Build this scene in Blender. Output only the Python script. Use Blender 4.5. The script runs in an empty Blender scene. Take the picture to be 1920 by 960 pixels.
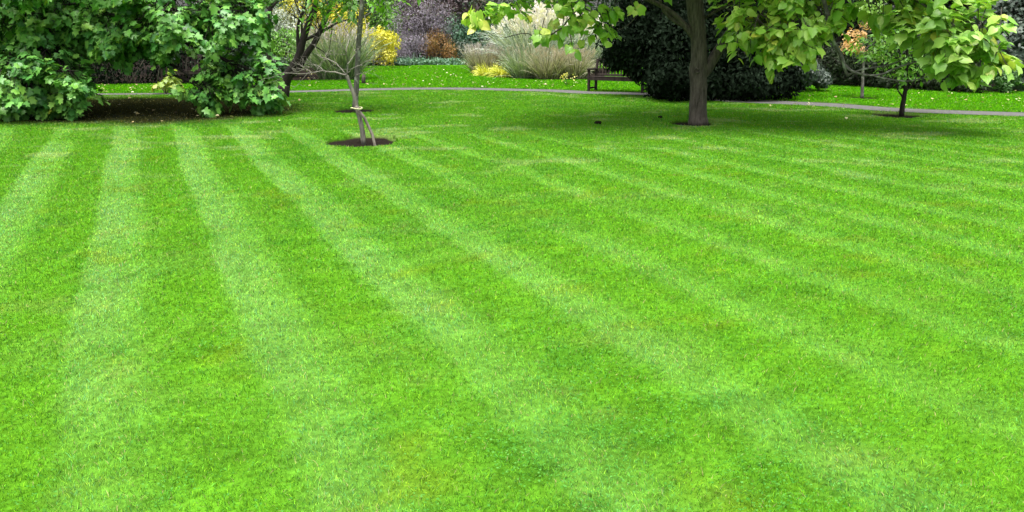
import bpy, math
import numpy as np
from mathutils import Vector

rs = np.random.RandomState(7)
S = bpy.context.scene
COL = S.collection

# ------------------------------------------------------------------ camera
F, HCAM, YH = 1650.0, 1.70, 61.0
TH = math.atan((480 - YH) / F)
CT, ST = math.cos(TH), math.sin(TH)


def ray(px, py):
    u, v = (px - 960) / F, (480 - py) / F
    return u, CT + v * ST, -ST + v * CT


def ground(px, py, z=0.0):
    x, y, dz = ray(px, py)
    t = (z - HCAM) / dz
    return np.array([x * t, y * t, z])


def at(px, py, d):
    x, y, dz = ray(px, py)
    t = d / y
    return np.array([x * t, d, HCAM + dz * t])


cam_data = bpy.data.cameras.new("camera")
cam = bpy.data.objects.new("camera", cam_data)
COL.objects.link(cam)
cam.location = (0, 0, HCAM)
cam.rotation_euler = (math.radians(90) - TH, 0, 0)
cam_data.sensor_width = 36
cam_data.lens = 36 * F / 1920
cam_data.clip_end = 1000
S.camera = cam

# ------------------------------------------------------------------ light
SUN_EL, SUN_ROT = math.radians(77), math.radians(205)   # rotation measured clockwise from +Y
w = bpy.data.worlds.new("World")
S.world = w
w.use_nodes = True
nt = w.node_tree
sky = nt.nodes.new("ShaderNodeTexSky")
sky.sky_type = 'NISHITA'
sky.sun_disc = False
sky.sun_elevation = SUN_EL
sky.sun_rotation = SUN_ROT
sky.air_density = 1.0
sky.dust_density = 6.0
sky.ozone_density = 0.4
bg = nt.nodes["Background"]
hs = nt.nodes.new("ShaderNodeHueSaturation")           # overcast: nearly grey sky
hs.inputs["Saturation"].default_value = 0.3
nt.links.new(sky.outputs[0], hs.inputs["Color"])
nt.links.new(hs.outputs[0], bg.inputs[0])
bg.inputs[1].default_value = 0.095
sd = bpy.data.lights.new("sun", 'SUN')
sd.energy = 1.5
sd.angle = math.radians(40)
sd.color = (1, 0.96, 0.88)
sun = bpy.data.objects.new("sun", sd)
COL.objects.link(sun)
dvec = Vector((math.sin(SUN_ROT) * math.cos(SUN_EL), math.cos(SUN_ROT) * math.cos(SUN_EL), math.sin(SUN_EL)))
sun.rotation_euler = dvec.to_track_quat('Z', 'Y').to_euler()
sun.location = (0, 0, 30)
S.view_settings.view_transform = 'Standard'
S.view_settings.look = 'None'
S.view_settings.gamma = 1
S.view_settings.exposure = 2.0
S.render.engine = 'CYCLES'
S.cycles.max_bounces = 6
S.cycles.diffuse_bounces = 2
S.cycles.glossy_bounces = 2
S.cycles.transmission_bounces = 4
S.cycles.use_denoising = True

# ------------------------------------------------------------------ noise


def vnoise(x, y, seed=0):
    xi, yi = np.floor(x).astype(np.int64), np.floor(y).astype(np.int64)
    xf, yf = x - xi, y - yi
    xf = xf * xf * (3 - 2 * xf)
    yf = yf * yf * (3 - 2 * yf)

    def h(a, b):
        n = (a * 374761393 + b * 668265263 + seed * 974711) & 0xFFFFFFFF
        n = ((n ^ (n >> 13)) * 1274126177) & 0xFFFFFFFF
        n = n ^ (n >> 16)
        return (n & 0xFFFF) / 65535.0
    a, b, c, d = h(xi, yi), h(xi + 1, yi), h(xi, yi + 1), h(xi + 1, yi + 1)
    return (a * (1 - xf) + b * xf) * (1 - yf) + (c * (1 - xf) + d * xf) * yf


def fbm(x, y, seed=0, o=4):
    r, a, t = 0, 1.0, 0
    for i in range(o):
        r = r + a * vnoise(x, y, seed + i * 17)
        t += a
        a *= 0.55
        x, y = x * 2.03 + 3.1, y * 2.03 + 1.7
    return r / t


def sstep(a, b, x):
    t = np.clip((x - a) / (b - a), 0, 1)
    return t * t * (3 - 2 * t)


# ------------------------------------------------------------------ materials


def new_mat(name):
    m = bpy.data.materials.new(name)
    m.use_nodes = True
    n = m.node_tree
    return m, n, n.nodes["Principled BSDF"], n.nodes["Material Output"]


def ramp_node(n, cols):
    r = n.nodes.new("ShaderNodeValToRGB")
    e = r.color_ramp.elements
    while len(e) < len(cols):
        e.new(0.5)
    for i, c in enumerate(cols):
        if len(c) == 4:
            e[i].position = c[3]
        else:
            e[i].position = i / max(1, len(cols) - 1)
        e[i].color = (c[0], c[1], c[2], 1)
    return r


def leaf_mat(name, cols, rough=0.45, trans=0.25, spec=0.5):
    m, n, b, out = new_mat(name)
    a = n.nodes.new("ShaderNodeAttribute")
    a.attribute_name = "rnd"
    r = ramp_node(n, cols)
    n.links.new(a.outputs["Fac"], r.inputs[0])
    n.links.new(r.outputs[0], b.inputs["Base Color"])
    b.inputs["Roughness"].default_value = rough
    b.inputs["Specular IOR Level"].default_value = spec
    if trans > 0:
        t = n.nodes.new("ShaderNodeBsdfTranslucent")
        mul = n.nodes.new("ShaderNodeMix")
        mul.data_type = 'RGBA'
        mul.blend_type = 'MULTIPLY'
        mul.inputs[0].default_value = 1
        mul.inputs[7].default_value = (1.2, 1.25, 0.5, 1)
        n.links.new(r.outputs[0], mul.inputs[6])
        n.links.new(mul.outputs[2], t.inputs[0])
        mx = n.nodes.new("ShaderNodeMixShader")
        mx.inputs[0].default_value = trans
        n.links.new(b.outputs[0], mx.inputs[1])
        n.links.new(t.outputs[0], mx.inputs[2])
        n.links.new(mx.outputs[0], out.inputs[0])
    return m


def bark_mat(name, c0, c1, scale=14.0, bump=0.6, stretch=0.18, lichen=None):
    m, n, b, out = new_mat(name)
    tc = n.nodes.new("ShaderNodeTexCoord")
    mp = n.nodes.new("ShaderNodeMapping")
    mp.inputs["Scale"].default_value = (1, 1, stretch)
    n.links.new(tc.outputs["Object"], mp.inputs[0])
    t = n.nodes.new("ShaderNodeTexNoise")
    t.inputs["Scale"].default_value = scale
    t.inputs["Detail"].default_value = 8
    t.inputs["Roughness"].default_value = 0.7
    n.links.new(mp.outputs[0], t.inputs["Vector"])
    r = ramp_node(n, [(*c0, 0.32), (*c1, 0.68)])
    n.links.new(t.outputs["Fac"], r.inputs[0])
    src = r.outputs[0]
    if lichen:
        t2 = n.nodes.new("ShaderNodeTexNoise")
        t2.inputs["Scale"].default_value = 7
        t2.inputs["Detail"].default_value = 5
        n.links.new(tc.outputs["Object"], t2.inputs["Vector"])
        r2 = ramp_node(n, [(0, 0, 0, 0.56), (1, 1, 1, 0.66)])
        n.links.new(t2.outputs["Fac"], r2.inputs[0])
        mx = n.nodes.new("ShaderNodeMix")
        mx.data_type = 'RGBA'
        n.links.new(r2.outputs[0], mx.inputs[0])
        n.links.new(src, mx.inputs[6])
        mx.inputs[7].default_value = (*lichen, 1)
        src = mx.outputs[2]
    n.links.new(src, b.inputs["Base Color"])
    b.inputs["Roughness"].default_value = 0.85
    b.inputs["Specular IOR Level"].default_value = 0.2
    bp = n.nodes.new("ShaderNodeBump")
    bp.inputs["Strength"].default_value = bump
    bp.inputs["Distance"].default_value = 0.03
    n.links.new(t.outputs["Fac"], bp.inputs["Height"])
    n.links.new(bp.outputs[0], b.inputs["Normal"])
    return m


def noise_mat(name, c0, c1, scale=20, rough=0.9, bump=0.4, dist=0.02, coord="Object"):
    m, n, b, out = new_mat(name)
    tc = n.nodes.new("ShaderNodeTexCoord")
    t = n.nodes.new("ShaderNodeTexNoise")
    t.inputs["Scale"].default_value = scale
    t.inputs["Detail"].default_value = 8
    t.inputs["Roughness"].default_value = 0.65
    n.links.new(tc.outputs[coord], t.inputs["Vector"])
    r = ramp_node(n, [(*c0, 0.3), (*c1, 0.7)])
    n.links.new(t.outputs["Fac"], r.inputs[0])
    n.links.new(r.outputs[0], b.inputs["Base Color"])
    b.inputs["Roughness"].default_value = rough
    b.inputs["Specular IOR Level"].default_value = 0.05
    bp = n.nodes.new("ShaderNodeBump")
    bp.inputs["Strength"].default_value = bump
    bp.inputs["Distance"].default_value = dist
    n.links.new(t.outputs["Fac"], bp.inputs["Height"])
    n.links.new(bp.outputs[0], b.inputs["Normal"])
    return m


def lawn_mat(name, trans, rough, spec, noise):
    m, n, b, out = new_mat(name)
    a = n.nodes.new("ShaderNodeAttribute")
    a.attribute_name = "col"
    src = a.outputs["Color"]
    if noise:
        g = n.nodes.new("ShaderNodeNewGeometry")
        t = n.nodes.new("ShaderNodeTexNoise")
        t.inputs["Scale"].default_value = 28
        t.inputs["Detail"].default_value = 6
        n.links.new(g.outputs["Position"], t.inputs["Vector"])
        r = ramp_node(n, [(0.55, 0.55, 0.55, 0.3), (1.15, 1.15, 1.15, 0.7)])
        n.links.new(t.outputs["Fac"], r.inputs[0])
        mul = n.nodes.new("ShaderNodeMix")
        mul.data_type = 'RGBA'
        mul.blend_type = 'MULTIPLY'
        mul.inputs[0].default_value = 1
        n.links.new(src, mul.inputs[6])
        n.links.new(r.outputs[0], mul.inputs[7])
        src = mul.outputs[2]
    n.links.new(src, b.inputs["Base Color"])
    b.inputs["Roughness"].default_value = rough
    b.inputs["Specular IOR Level"].default_value = spec
    if trans:
        t = n.nodes.new("ShaderNodeBsdfTranslucent")
        n.links.new(src, t.inputs[0])
        mx = n.nodes.new("ShaderNodeMixShader")
        mx.inputs[0].default_value = trans
        n.links.new(b.outputs[0], mx.inputs[1])
        n.links.new(t.outputs[0], mx.inputs[2])
        n.links.new(mx.outputs[0], out.inputs[0])
    return m


# ------------------------------------------------------------------ object helpers


def tag(o, label=None, cat=None, group=None, kind=None):
    if label:
        o["label"] = label
    if cat:
        o["category"] = cat
    if group:
        o["group"] = group
    if kind:
        o["kind"] = kind
    return o


def empty(name, loc, label=None, cat=None, group=None):
    o = bpy.data.objects.new(name, None)
    o.empty_display_size = 0.2
    COL.objects.link(o)
    o.location = loc
    return tag(o, label, cat, group)


def link(name, me, mat, parent=None):
    o = bpy.data.objects.new(name, me)
    COL.objects.link(o)
    if mat:
        me.materials.append(mat)
    if parent is not None:
        o.parent = parent
        o.location = -Vector(parent.location)      # vertices are laid out in world space
    return o


def np_mesh(name, V, tris, rnd=None, col=None, smooth=False):
    me = bpy.data.meshes.new(name)
    nv, nf = len(V), len(tris)
    k = tris.shape[1]
    me.vertices.add(nv)
    me.vertices.foreach_set("co", np.ascontiguousarray(V, dtype=np.float32).ravel())
    me.loops.add(nf * k)
    me.loops.foreach_set("vertex_index", np.ascontiguousarray(tris, dtype=np.int32).ravel())
    me.polygons.add(nf)
    me.polygons.foreach_set("loop_start", np.arange(0, nf * k, k, dtype=np.int32))
    me.polygons.foreach_set("loop_total", np.full(nf, k, dtype=np.int32))
    me.update(calc_edges=True)
    if smooth:
        me.polygons.foreach_set("use_smooth", np.ones(nf, dtype=bool))
    if rnd is not None:
        a = me.attributes.new("rnd", 'FLOAT', 'POINT')
        a.data.foreach_set("value", np.ascontiguousarray(rnd, dtype=np.float32))
    if col is not None:
        a = me.attributes.new("col", 'FLOAT_COLOR', 'POINT')
        c4 = np.ones((nv, 4), dtype=np.float32)
        c4[:, :3] = col
        a.data.foreach_set("color", c4.ravel())
    return me


def unit(v):
    return v / (np.linalg.norm(v, axis=-1, keepdims=True) + 1e-9)


class Wood:
    """tubes gathered in one mesh"""

    def __init__(s):
        s.v, s.f = [], []

    def tube(s, pts, rad, sides=8, wob=0.0, cap=True):
        pts = np.array(pts, float)
        n = len(pts)
        rad = np.array(rad, float) if np.ndim(rad) else np.linspace(rad, rad, n)
        t = np.gradient(pts, axis=0)
        t = unit(t)
        ref = np.array([0, 1.0, 0.13]) if abs(t[0][1]) < 0.8 else np.array([1.0, 0, 0.1])
        base = len(s.v)
        ang = np.arange(sides) * 2 * math.pi / sides
        for i in range(n):
            a = unit(np.cross(t[i], ref))
            b = np.cross(t[i], a)
            ref = -b if np.dot(-b, ref) > 0 else b
            rr = rad[i] * (1 + wob * (rs.rand(sides) - 0.5) * 2)
            for k in range(sides):
                s.v.append(pts[i] + rr[k] * (a * math.cos(ang[k]) + b * math.sin(ang[k])))
        for i in range(n - 1):
            for k in range(sides):
                k2 = (k + 1) % sides
                s.f.append((base + i * sides + k, base + i * sides + k2, base + (i + 1) * sides + k2, base + (i + 1) * sides + k))
        if cap:
            s.f.append(tuple(base + (n - 1) * sides + k for k in range(sides)))
            s.f.append(tuple(base + k for k in reversed(range(sides))))
        return s

    def build(s, name, mat, parent=None):
        me = bpy.data.meshes.new(name)
        me.from_pydata([tuple(p) for p in s.v], [], s.f)
        me.update()
        me.polygons.foreach_set("use_smooth", np.ones(len(me.polygons), dtype=bool))
        return link(name, me, mat, parent)


def curve(pts, n):
    """Catmull-Rom through pts"""
    p = np.array(pts, float)
    p = np.vstack([2 * p[0] - p[1], p, 2 * p[-1] - p[-2]])
    out = []
    m = len(p) - 3
    for q in np.linspace(0, m - 1e-6, n):
        i = int(q)
        t = q - i
        a, b, c, d = p[i:i + 4]
        out.append(0.5 * (2 * b + (c - a) * t + (2 * a - 5 * b + 4 * c - d) * t * t + (3 * b - a - 3 * c + d) * t ** 3))
    return np.array(out)


def limb(wd, pts, r0, r1, n=10, sides=8, wob=0.04, jit=0.0):
    p = curve(pts, n)
    if jit:
        p[1:-1] += rs.normal(0, jit, (n - 2, 3))
    wd.tube(p, np.linspace(r0, r1, n), sides, wob)
    return p


def twig(wd, p, d, L, r, depth, spread=0.7, grav=0.0, kids=(2, 4)):
    """recursive bare branch"""
    n = 5
    pts = [np.array(p, float)]
    d = unit(np.array(d, float))
    for i in range(n - 1):
        d = unit(d + rs.normal(0, 0.16, 3) + np.array([0, 0, grav]))
        pts.append(pts[-1] + d * L / (n - 1))
    wd.tube(pts, np.linspace(r, r * 0.5, n), 5, 0)
    if depth > 0:
        for k in range(rs.randint(kids[0], kids[1] + 1)):
            i = rs.randint(1, n)
            nd = unit(d + rs.normal(0, spread, 3))
            twig(wd, pts[i], nd, L * rs.uniform(0.45, 0.8), r * 0.55, depth - 1, spread, grav, kids)


# leaf shapes: x along the leaf, y across, z off the leaf
def fan(outline, c, zf):
    half = outline
    full = half + [(x, -y) for x, y in reversed(half[1:-1])]
    v = [(c, 0)] + full
    V = np.array([(x, y, zf(x, y)) for x, y in v])
    m = len(full)
    T = np.array([(0, 1 + i, 1 + (i + 1) % m) for i in range(m)])
    return V, T


LOBED = [fan([(0, 0), (-.06, .26), (.10, .50), (.30, .27), (.62, .47), (.66, .2), (1, 0)], .36, lambda x, y: .22 * abs(y) - .14 * x * x),
         fan([(0, 0), (-.02, .24), (.16, .46), (.34, .3), (.7, .42), (.7, .2), (.95, 0)], .36, lambda x, y: -.25 * abs(y) - .2 * x * x)]
HEART = [fan([(0, 0), (-.1, .2), (.04, .42), (.3, .47), (.62, .32), (.85, .12), (1, 0)], .32, lambda x, y: .22 * abs(y) - .28 * x * x),
         fan([(0, 0), (-.1, .2), (.04, .40), (.3, .43), (.62, .30), (.85, .11), (1, 0)], .32, lambda x, y: -.4 * abs(y) - .18 * x * x),
         fan([(0, 0), (-.1, .2), (.05, .44), (.42, .5), (.6, .46), (.7, .2), (1, 0)], .32, lambda x, y: .1 * abs(y) - .35 * x * x)]
OVAL = [(np.array([(0, 0, 0), (.45, .24, .06), (1, 0, -.1), (.45, -.24, .06)]), np.array([(0, 1, 2), (0, 2, 3)]))]
SLIM = [(np.array([(0, 0, 0), (.4, .09, .02), (1, 0, -.12), (.4, -.09, .02)]), np.array([(0, 1, 2), (0, 2, 3)]))]
SPRAY = [(np.array([(0, 0, 0), (.3, .28, .05), (.34, .08, .02), (.62, .24, .02), (.66, .06, 0), (1, 0, -.08), (.66, -.06, 0), (.62, -.24, .02), (.34, -.08, .02), (.3, -.28, .05)]),
          np.array([(0, 1, 2), (0, 2, 8), (0, 8, 9), (2, 3, 4), (2, 4, 6), (2, 6, 8), (8, 6, 7), (4, 5, 6)]))]


def leaves(name, shapes, P, T, N, size, mat, parent, rnd=None):
    n = len(P)
    T = unit(T)
    B = unit(np.cross(N, T))
    N = np.cross(T, B)
    if rnd is None:
        rnd = rs.rand(n)
    which = rs.randint(0, len(shapes), n)
    Vs, Ts, Rs, off = [], [], [], 0
    for i, (tv, tt) in enumerate(shapes):
        m = which == i
        k = int(m.sum())
        if not k:
            continue
        sc = size[m][:, None, None]
        V = P[m][:, None, :] + sc * (tv[None, :, 0:1] * T[m][:, None, :] + tv[None, :, 1:2] * B[m][:, None, :] + tv[None, :, 2:3] * N[m][:, None, :])
        nvt = len(tv)
        idx = tt[None] + (np.arange(k) * nvt)[:, None, None] + off
        Vs.append(V.reshape(-1, 3))
        Ts.append(idx.reshape(-1, 3))
        Rs.append(np.repeat(rnd[m], nvt))
        off += k * nvt
    me = np_mesh(name, np.vstack(Vs), np.vstack(Ts), rnd=np.concatenate(Rs))
    return link(name, me, mat, parent)


def sphere_dirs(n):
    return unit(rs.normal(0, 1, (n, 3)))


def clump_sprays(lobes, n_sprays, per, L, leaf, droop=0.5, shell=0.4, wood=None, up=0.9, twr=0.006, clip_z=0.12, sub=0):
    """twigs with leaves on them, spread through ellipsoids (centre, radii, weight)"""
    wts = np.array([b[2] * (b[1][0] * b[1][1] * b[1][2]) ** (2 / 3) for b in lobes])
    wts = wts / wts.sum()
    which = rs.choice(len(lobes), n_sprays, p=wts)
    P, T, N, R, SZ = [], [], [], [], []
    knots = {}
    for i in which:
        c, r, _ = lobes[i]
        if sub:                                    # boughs: leaf sprays gather round a few points of each lobe, with gaps between
            if i not in knots:
                knots[i] = [unit(v) * (rs.rand() ** shell) for v in rs.normal(0, 1, (sub, 3))]
            v = knots[i][rs.randint(sub)]
            d = unit(v + rs.normal(0, .12, 3))
            q = c + np.array(r) * (v * .9 + rs.normal(0, .13, 3))
        else:
            d = sphere_dirs(1)[0]
            q = c + np.array(r) * d * (rs.rand() ** shell) * (0.85 + 0.3 * rs.rand())
        if q[2] < clip_z + 0.1:
            q[2] = clip_z + 0.1 + 0.25 * rs.rand()
        ax = unit(d * 0.7 + np.array([0, 0, -0.45 * droop]) + rs.normal(0, 0.35, 3))
        ll = L * rs.uniform(0.6, 1.3)
        if wood is not None:
            wood.tube([q - ax * ll * 0.7 + np.array([0, 0, .1]), q, q + ax * ll], [twr * 1.6, twr, twr * 0.5], 4, 0, False)
        side = unit(np.cross(ax, np.array([0, 0, 1.0])) + 1e-6)
        base_r = rs.rand()
        for k in range(per):
            t = (k + rs.rand()) / per
            sg = 1 if k % 2 else -1
            tip = unit(ax * rs.uniform(0.2, 0.7) + side * sg * rs.uniform(0.3, 1.0) + np.array([0, 0, -droop * rs.uniform(0.3, 1.2)]) + rs.normal(0, 0.25, 3))
            nn = unit(np.array([0, 0, up]) + d * 0.5 + rs.normal(0, 0.35, 3))
            P.append(q + ax * ll * t + side * sg * leaf * 0.2 + rs.normal(0, leaf * 0.25, 3))
            T.append(tip)
            N.append(nn)
            R.append(np.clip(base_r * 0.5 + rs.rand() * 0.5, 0, 1))
            SZ.append(leaf * rs.uniform(0.65, 1.25))
    P = np.array(P)
    P[:, 2] = np.maximum(P[:, 2], clip_z)
    return P, np.array(T), np.array(N), np.array(SZ), np.array(R)


def px_lobe(px, py, rx, ry, d, rd, wgt=1.0):
    return (at(px, py, d), (rx * d / F, rd, ry * d / F), wgt)


def foliage(lobes, n, leaf, up=0.3, rough=0.36, flop=0.2, inner=0.42, zmin=0.02, sizes=(0.6, 1.3)):
    """leaves on the outer part of lobes, lumpy"""
    wts = np.array([b[2] * (b[1][0] * b[1][1] * b[1][2]) ** (2 / 3) for b in lobes])
    which = rs.choice(len(lobes), n, p=wts / wts.sum())
    C = np.array([b[0] for b in lobes])[which]
    R = np.array([b[1] for b in lobes])[which]
    d = sphere_dirs(n)
    lump = fbm(d[:, 0] * 2.5 + which * 3.3 + 9, d[:, 2] * 2.5 + d[:, 1] * 2.1 + 5, 3, 3)
    rad = (inner + (1 - inner) * rs.rand(n) ** 0.6) * (1 - rough + 2 * rough * lump)
    P = C + R * d * rad[:, None]
    low = P[:, 2] < zmin
    P[low, 2] = zmin + rs.rand(low.sum()) * 0.12
    N = unit(d + np.array([0, 0, up]) + rs.normal(0, 0.45, (n, 3)))
    T = unit(np.cross(N, rs.normal(0, 1, (n, 3))) + np.array([0, 0, -flop]))
    rn = np.clip(0.55 * fbm(P[:, 0] * 1.7 + 50, P[:, 2] * 1.7 + P[:, 1] + 50, 11, 2) + 0.45 * rs.rand(n), 0, 1)
    return P, T, N, leaf * rs.uniform(sizes[0], sizes[1], n), rn


def mound_lobes(g, wd, dp, ht, k=9, top=0.75, low=0.2):
    """lobes that add up to a bush standing on the ground point g"""
    L = [(g + np.array([0, 0, ht * 0.45]), (wd * 0.36, dp * 0.36, ht * 0.45), 1.0)]
    for i in range(k):
        a = rs.rand() * 2 * math.pi
        h = low + (top - low) * (i + 0.5) / k
        sh = math.sqrt(max(0.05, 1 - ((h - 0.3) / 0.75) ** 2))
        rr = rs.uniform(0.15, 0.3)
        L.append((g + np.array([math.cos(a) * (wd / 2) * sh * (1 - rr * 1.3), math.sin(a) * (dp / 2) * sh * (1 - rr * 1.3), ht * h]),
                  (wd * rr, dp * rr, min(ht * rr * 1.1, ht * (1 - h))), 1.0))
    return L


def shrub(name, label, cat, px, py, wpx, hpx, n, leaf, mat, shape=OVAL, depth=None, k=9, stems=14, stem_mat=None, group=None, stem_r=0.018, spread=0.8, **kw):
    g = ground(px, py)
    sc = g[1] / F
    W, H = wpx * sc, hpx * sc
    D = depth or W * 0.8
    g = g + np.array([0, D * 0.5 * 0.8, 0])
    e = empty(name, tuple(g), label, cat, group)
    L = mound_lobes(g, W, D, H, k)
    P, T, N, SZ, R = foliage(L, n, leaf, **kw)
    leaves("foliage", shape, P, T, N, SZ, mat, e, R)
    wd = Wood()
    for i in range(stems):
        a = rs.rand() * 6.283
        tip = g + np.array([math.cos(a) * W * 0.4 * spread * rs.rand(), math.sin(a) * D * 0.4 * spread * rs.rand(), H * rs.uniform(0.55, 0.9)])
        b = g + np.array([math.cos(a) * 0.12 * W * rs.rand(), math.sin(a) * 0.12 * D * rs.rand(), -0.03])
        mid = (b + tip) / 2 + np.array([0, 0, H * 0.12]) + rs.normal(0, 0.04 * H, 3)
        limb(wd, [b, mid, tip], stem_r, stem_r * 0.35, 6, 5, 0)
    wd.build("stem", stem_mat or M["twig_dark"], e)
    return e


def blades(n, g, r0, length, lean, width, seg=4, droop=0.5, ry=None):
    """a fountain of ribbon leaves; returns V, tris, rnd, tips, tip directions"""
    a = rs.rand(n) * 6.283
    rr = np.sqrt(rs.rand(n)) * r0
    base = g + np.stack([np.cos(a) * rr, np.sin(a) * rr * (ry or 1), np.full(n, -0.02)], 1)
    a2 = a + rs.normal(0, 0.6, n)
    ln = np.abs(rs.normal(lean, lean * 0.45, n))
    d = unit(np.stack([np.cos(a2) * np.sin(ln), np.sin(a2) * np.sin(ln), np.cos(ln)], 1))
    L = length * rs.uniform(0.6, 1.1, n)
    side = unit(np.cross(d, np.array([0, 0, 1.0])) + rs.normal(0, 0.5, (n, 3)))
    pts = [base]
    dd = d.copy()
    for s in range(seg):
        pts.append(pts[-1] + dd * (L / seg)[:, None])
        dd = unit(dd + np.array([0, 0, -1.0]) * (droop * (s + 1) / seg * rs.uniform(0.3, 1.3, n))[:, None] * 0.7)
    V = []
    for s, p in enumerate(pts):
        p = p.copy()
        if s:
            p[:, 2] = np.maximum(p[:, 2], 0.01)
        wv = width * (1 - (s / seg) ** 2 * 0.85)
        V.append(p - side * wv / 2)
        V.append(p + side * wv / 2)
    V = np.stack(V, 1)
    m = V.shape[1]
    q = []
    for s in range(seg):
        q.append([2 * s, 2 * s + 1, 2 * s + 3, 2 * s + 2])
    q = np.array(q)
    idx = (q[None] + (np.arange(n) * m)[:, None, None]).reshape(-1, 4)
    r = rs.rand(n)
    return V.reshape(-1, 3), idx, np.repeat(r, m), pts[-1], dd


def grass_clump(name, label, cat, px, py, wpx, hpx, n, mat, width=0.012, lean=0.5, droop=0.6, plume=None, n_plume=60, plume_len=0.2, plume_w=0.05, group=None, plume_up=0.15, depth=0.8, sub=1):
    g = ground(px, py)
    sc = g[1] / F
    W, H = wpx * sc, hpx * sc
    g = g + np.array([0, W * 0.3, 0])
    e = empty(name, tuple(g), label, cat, group)
    L = math.hypot(H, 0.25 * W) * 1.05
    V, q, r, tips, td = blades(n, g, W * 0.27, L, lean, width, 5, droop, depth)
    link("foliage", np_mesh("foliage", V, q, rnd=r), mat, e)
    if plume:
        a = rs.rand(n_plume) * 6.283
        rr = np.sqrt(rs.rand(n_plume))
        ln = rr * lean * 1.15
        b = g + np.stack([np.cos(a) * rr * W * 0.2, np.sin(a) * rr * W * 0.2 * depth, np.zeros(n_plume)], 1)
        d = unit(np.stack([np.cos(a) * np.sin(ln), np.sin(a) * np.sin(ln), np.cos(ln)], 1))
        L2 = H * rs.uniform(0.75, 1.12, n_plume)
        P, T, N, SZ, R = [], [], [], [], []
        wd = Wood()
        for i in range(n_plume):
            tip = b[i] + d[i] * L2[i]
            wd.tube([b[i], (b[i] + tip) / 2 + np.array([0, 0, .04]), tip], [.004, .003, .002], 3, 0, False)
            ax = unit(d[i] + np.array([0, 0, -plume_up]) + rs.normal(0, 0.12, 3))
            m = 14
            rv = rs.rand()
            for k in range(m):
                t = k / m
                prof = math.sin(math.pi * (0.15 + 0.8 * t))
                off = rs.normal(0, 1, 3)
                off = off - ax * off.dot(ax)
                P.append(tip + ax * plume_len * (t - 0.25) + unit(off) * plume_w * 0.25 * prof)
                T.append(unit(ax + unit(off) * 0.55))
                N.append(rs.normal(0, 1, 3))
                SZ.append(plume_w * (0.7 + prof))
                R.append(rv * .6 + .4 * rs.rand())
        wd.build("stalk", M["straw"], e)
        leaves("plume", SLIM if plume_w < .06 else OVAL, np.array(P), np.array(T), np.array(N), np.array(SZ), plume, e, np.array(R))
    return e


# ------------------------------------------------------------------ palette
M = {}
M["twig_dark"] = bark_mat("dark twig bark", (.012, .010, .008), (.04, .032, .025), 30)
M["twig_pale"] = bark_mat("pale twig bark", (.07, .066, .054), (.23, .215, .18), 30)
M["stem_brown"] = bark_mat("brown stems", (.022, .019, .015), (.10, .087, .07), 30)
M["bark_main"] = bark_mat("furrowed grey bark", (.026, .021, .017), (.135, .115, .095), 26, 1.0, .16)
M["bark_young"] = bark_mat("grey flecked bark", (.055, .05, .045), (.19, .18, .16), 30, .6, .35, (.32, .33, .28))
M["bark_black"] = bark_mat("dark wet bark", (.008, .007, .006), (.03, .025, .02), 20)
M["stake"] = bark_mat("weathered stake", (.085, .073, .058), (.20, .18, .15), 30, .4, .1)
M["straw"] = leaf_mat("straw stalk", [(.3, .25, .15), (.4, .34, .2)], .6, 0)
M["lobed"] = leaf_mat("dark lobed leaf", [(.022, .09, .018), (.05, .185, .032), (.11, .30, .05), (.19, .38, .05, .94), (.26, .26, .02, 1.0)], .42, .14, .35)
M["catalpa"] = leaf_mat("pale heart leaf", [(.14, .34, .03, 0), (.26, .48, .06, .35), (.38, .56, .09, .65), (.48, .53, .08, .9), (.50, .38, .05, 1)], .38, .32, .6)
M["catalpa_turning"] = leaf_mat("heart leaf turning yellow", [(.13, .32, .03, 0), (.25, .46, .07, .4), (.38, .54, .11, .7), (.50, .50, .07, .9), (.52, .38, .07, 1)], .4, .32, .55)
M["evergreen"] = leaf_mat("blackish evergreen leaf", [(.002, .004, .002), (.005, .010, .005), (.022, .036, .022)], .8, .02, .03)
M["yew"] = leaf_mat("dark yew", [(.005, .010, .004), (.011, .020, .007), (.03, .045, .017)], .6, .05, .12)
M["green_mid"] = leaf_mat("mid green leaf", [(.025, .075, .015), (.05, .14, .025), (.10, .24, .035)], .45, .25)
M["green_bright"] = leaf_mat("bright green leaf", [(.04, .13, .012), (.12, .31, .025), (.26, .47, .06)], .45, .3)
M["lime"] = leaf_mat("lime leaf", [(.08, .19, .02), (.24, .42, .05), (.42, .58, .10)], .5, .3)
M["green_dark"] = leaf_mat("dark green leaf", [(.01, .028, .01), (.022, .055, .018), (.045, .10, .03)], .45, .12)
M["gold"] = leaf_mat("golden leaf", [(.20, .22, .01), (.60, .56, .03), (.80, .74, .16)], .5, .3)
M["purple"] = leaf_mat("purple grey leaf", [(.05, .04, .06), (.18, .155, .20), (.40, .36, .44)], .5, .1)
M["rust"] = leaf_mat("rusty leaf", [(.08, .045, .012), (.26, .13, .03), (.30, .23, .06)], .55, .15)
M["bluegreen"] = leaf_mat("blue green leaf", [(.02, .06, .03), (.08, .19, .11), (.18, .31, .20)], .5, .15)
M["greygreen"] = leaf_mat("grey green leaf", [(.012, .024, .014), (.045, .07, .05), (.11, .15, .11)], .5, .15)
M["silver"] = leaf_mat("silver leaf", [(.16, .2, .15), (.3, .35, .28), (.45, .5, .42)], .5, .2)
M["burgundy"] = leaf_mat("burgundy leaf", [(.02, .012, .014), (.05, .03, .034), (.1, .065, .07)], .5, .1)
M["flecked"] = leaf_mat("dark leaf with pale flecks", [(.012, .014, .012, 0), (.03, .03, .025, .7), (.06, .055, .05, .86), (.45, .45, .42, 1)], .5, .1)
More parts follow.
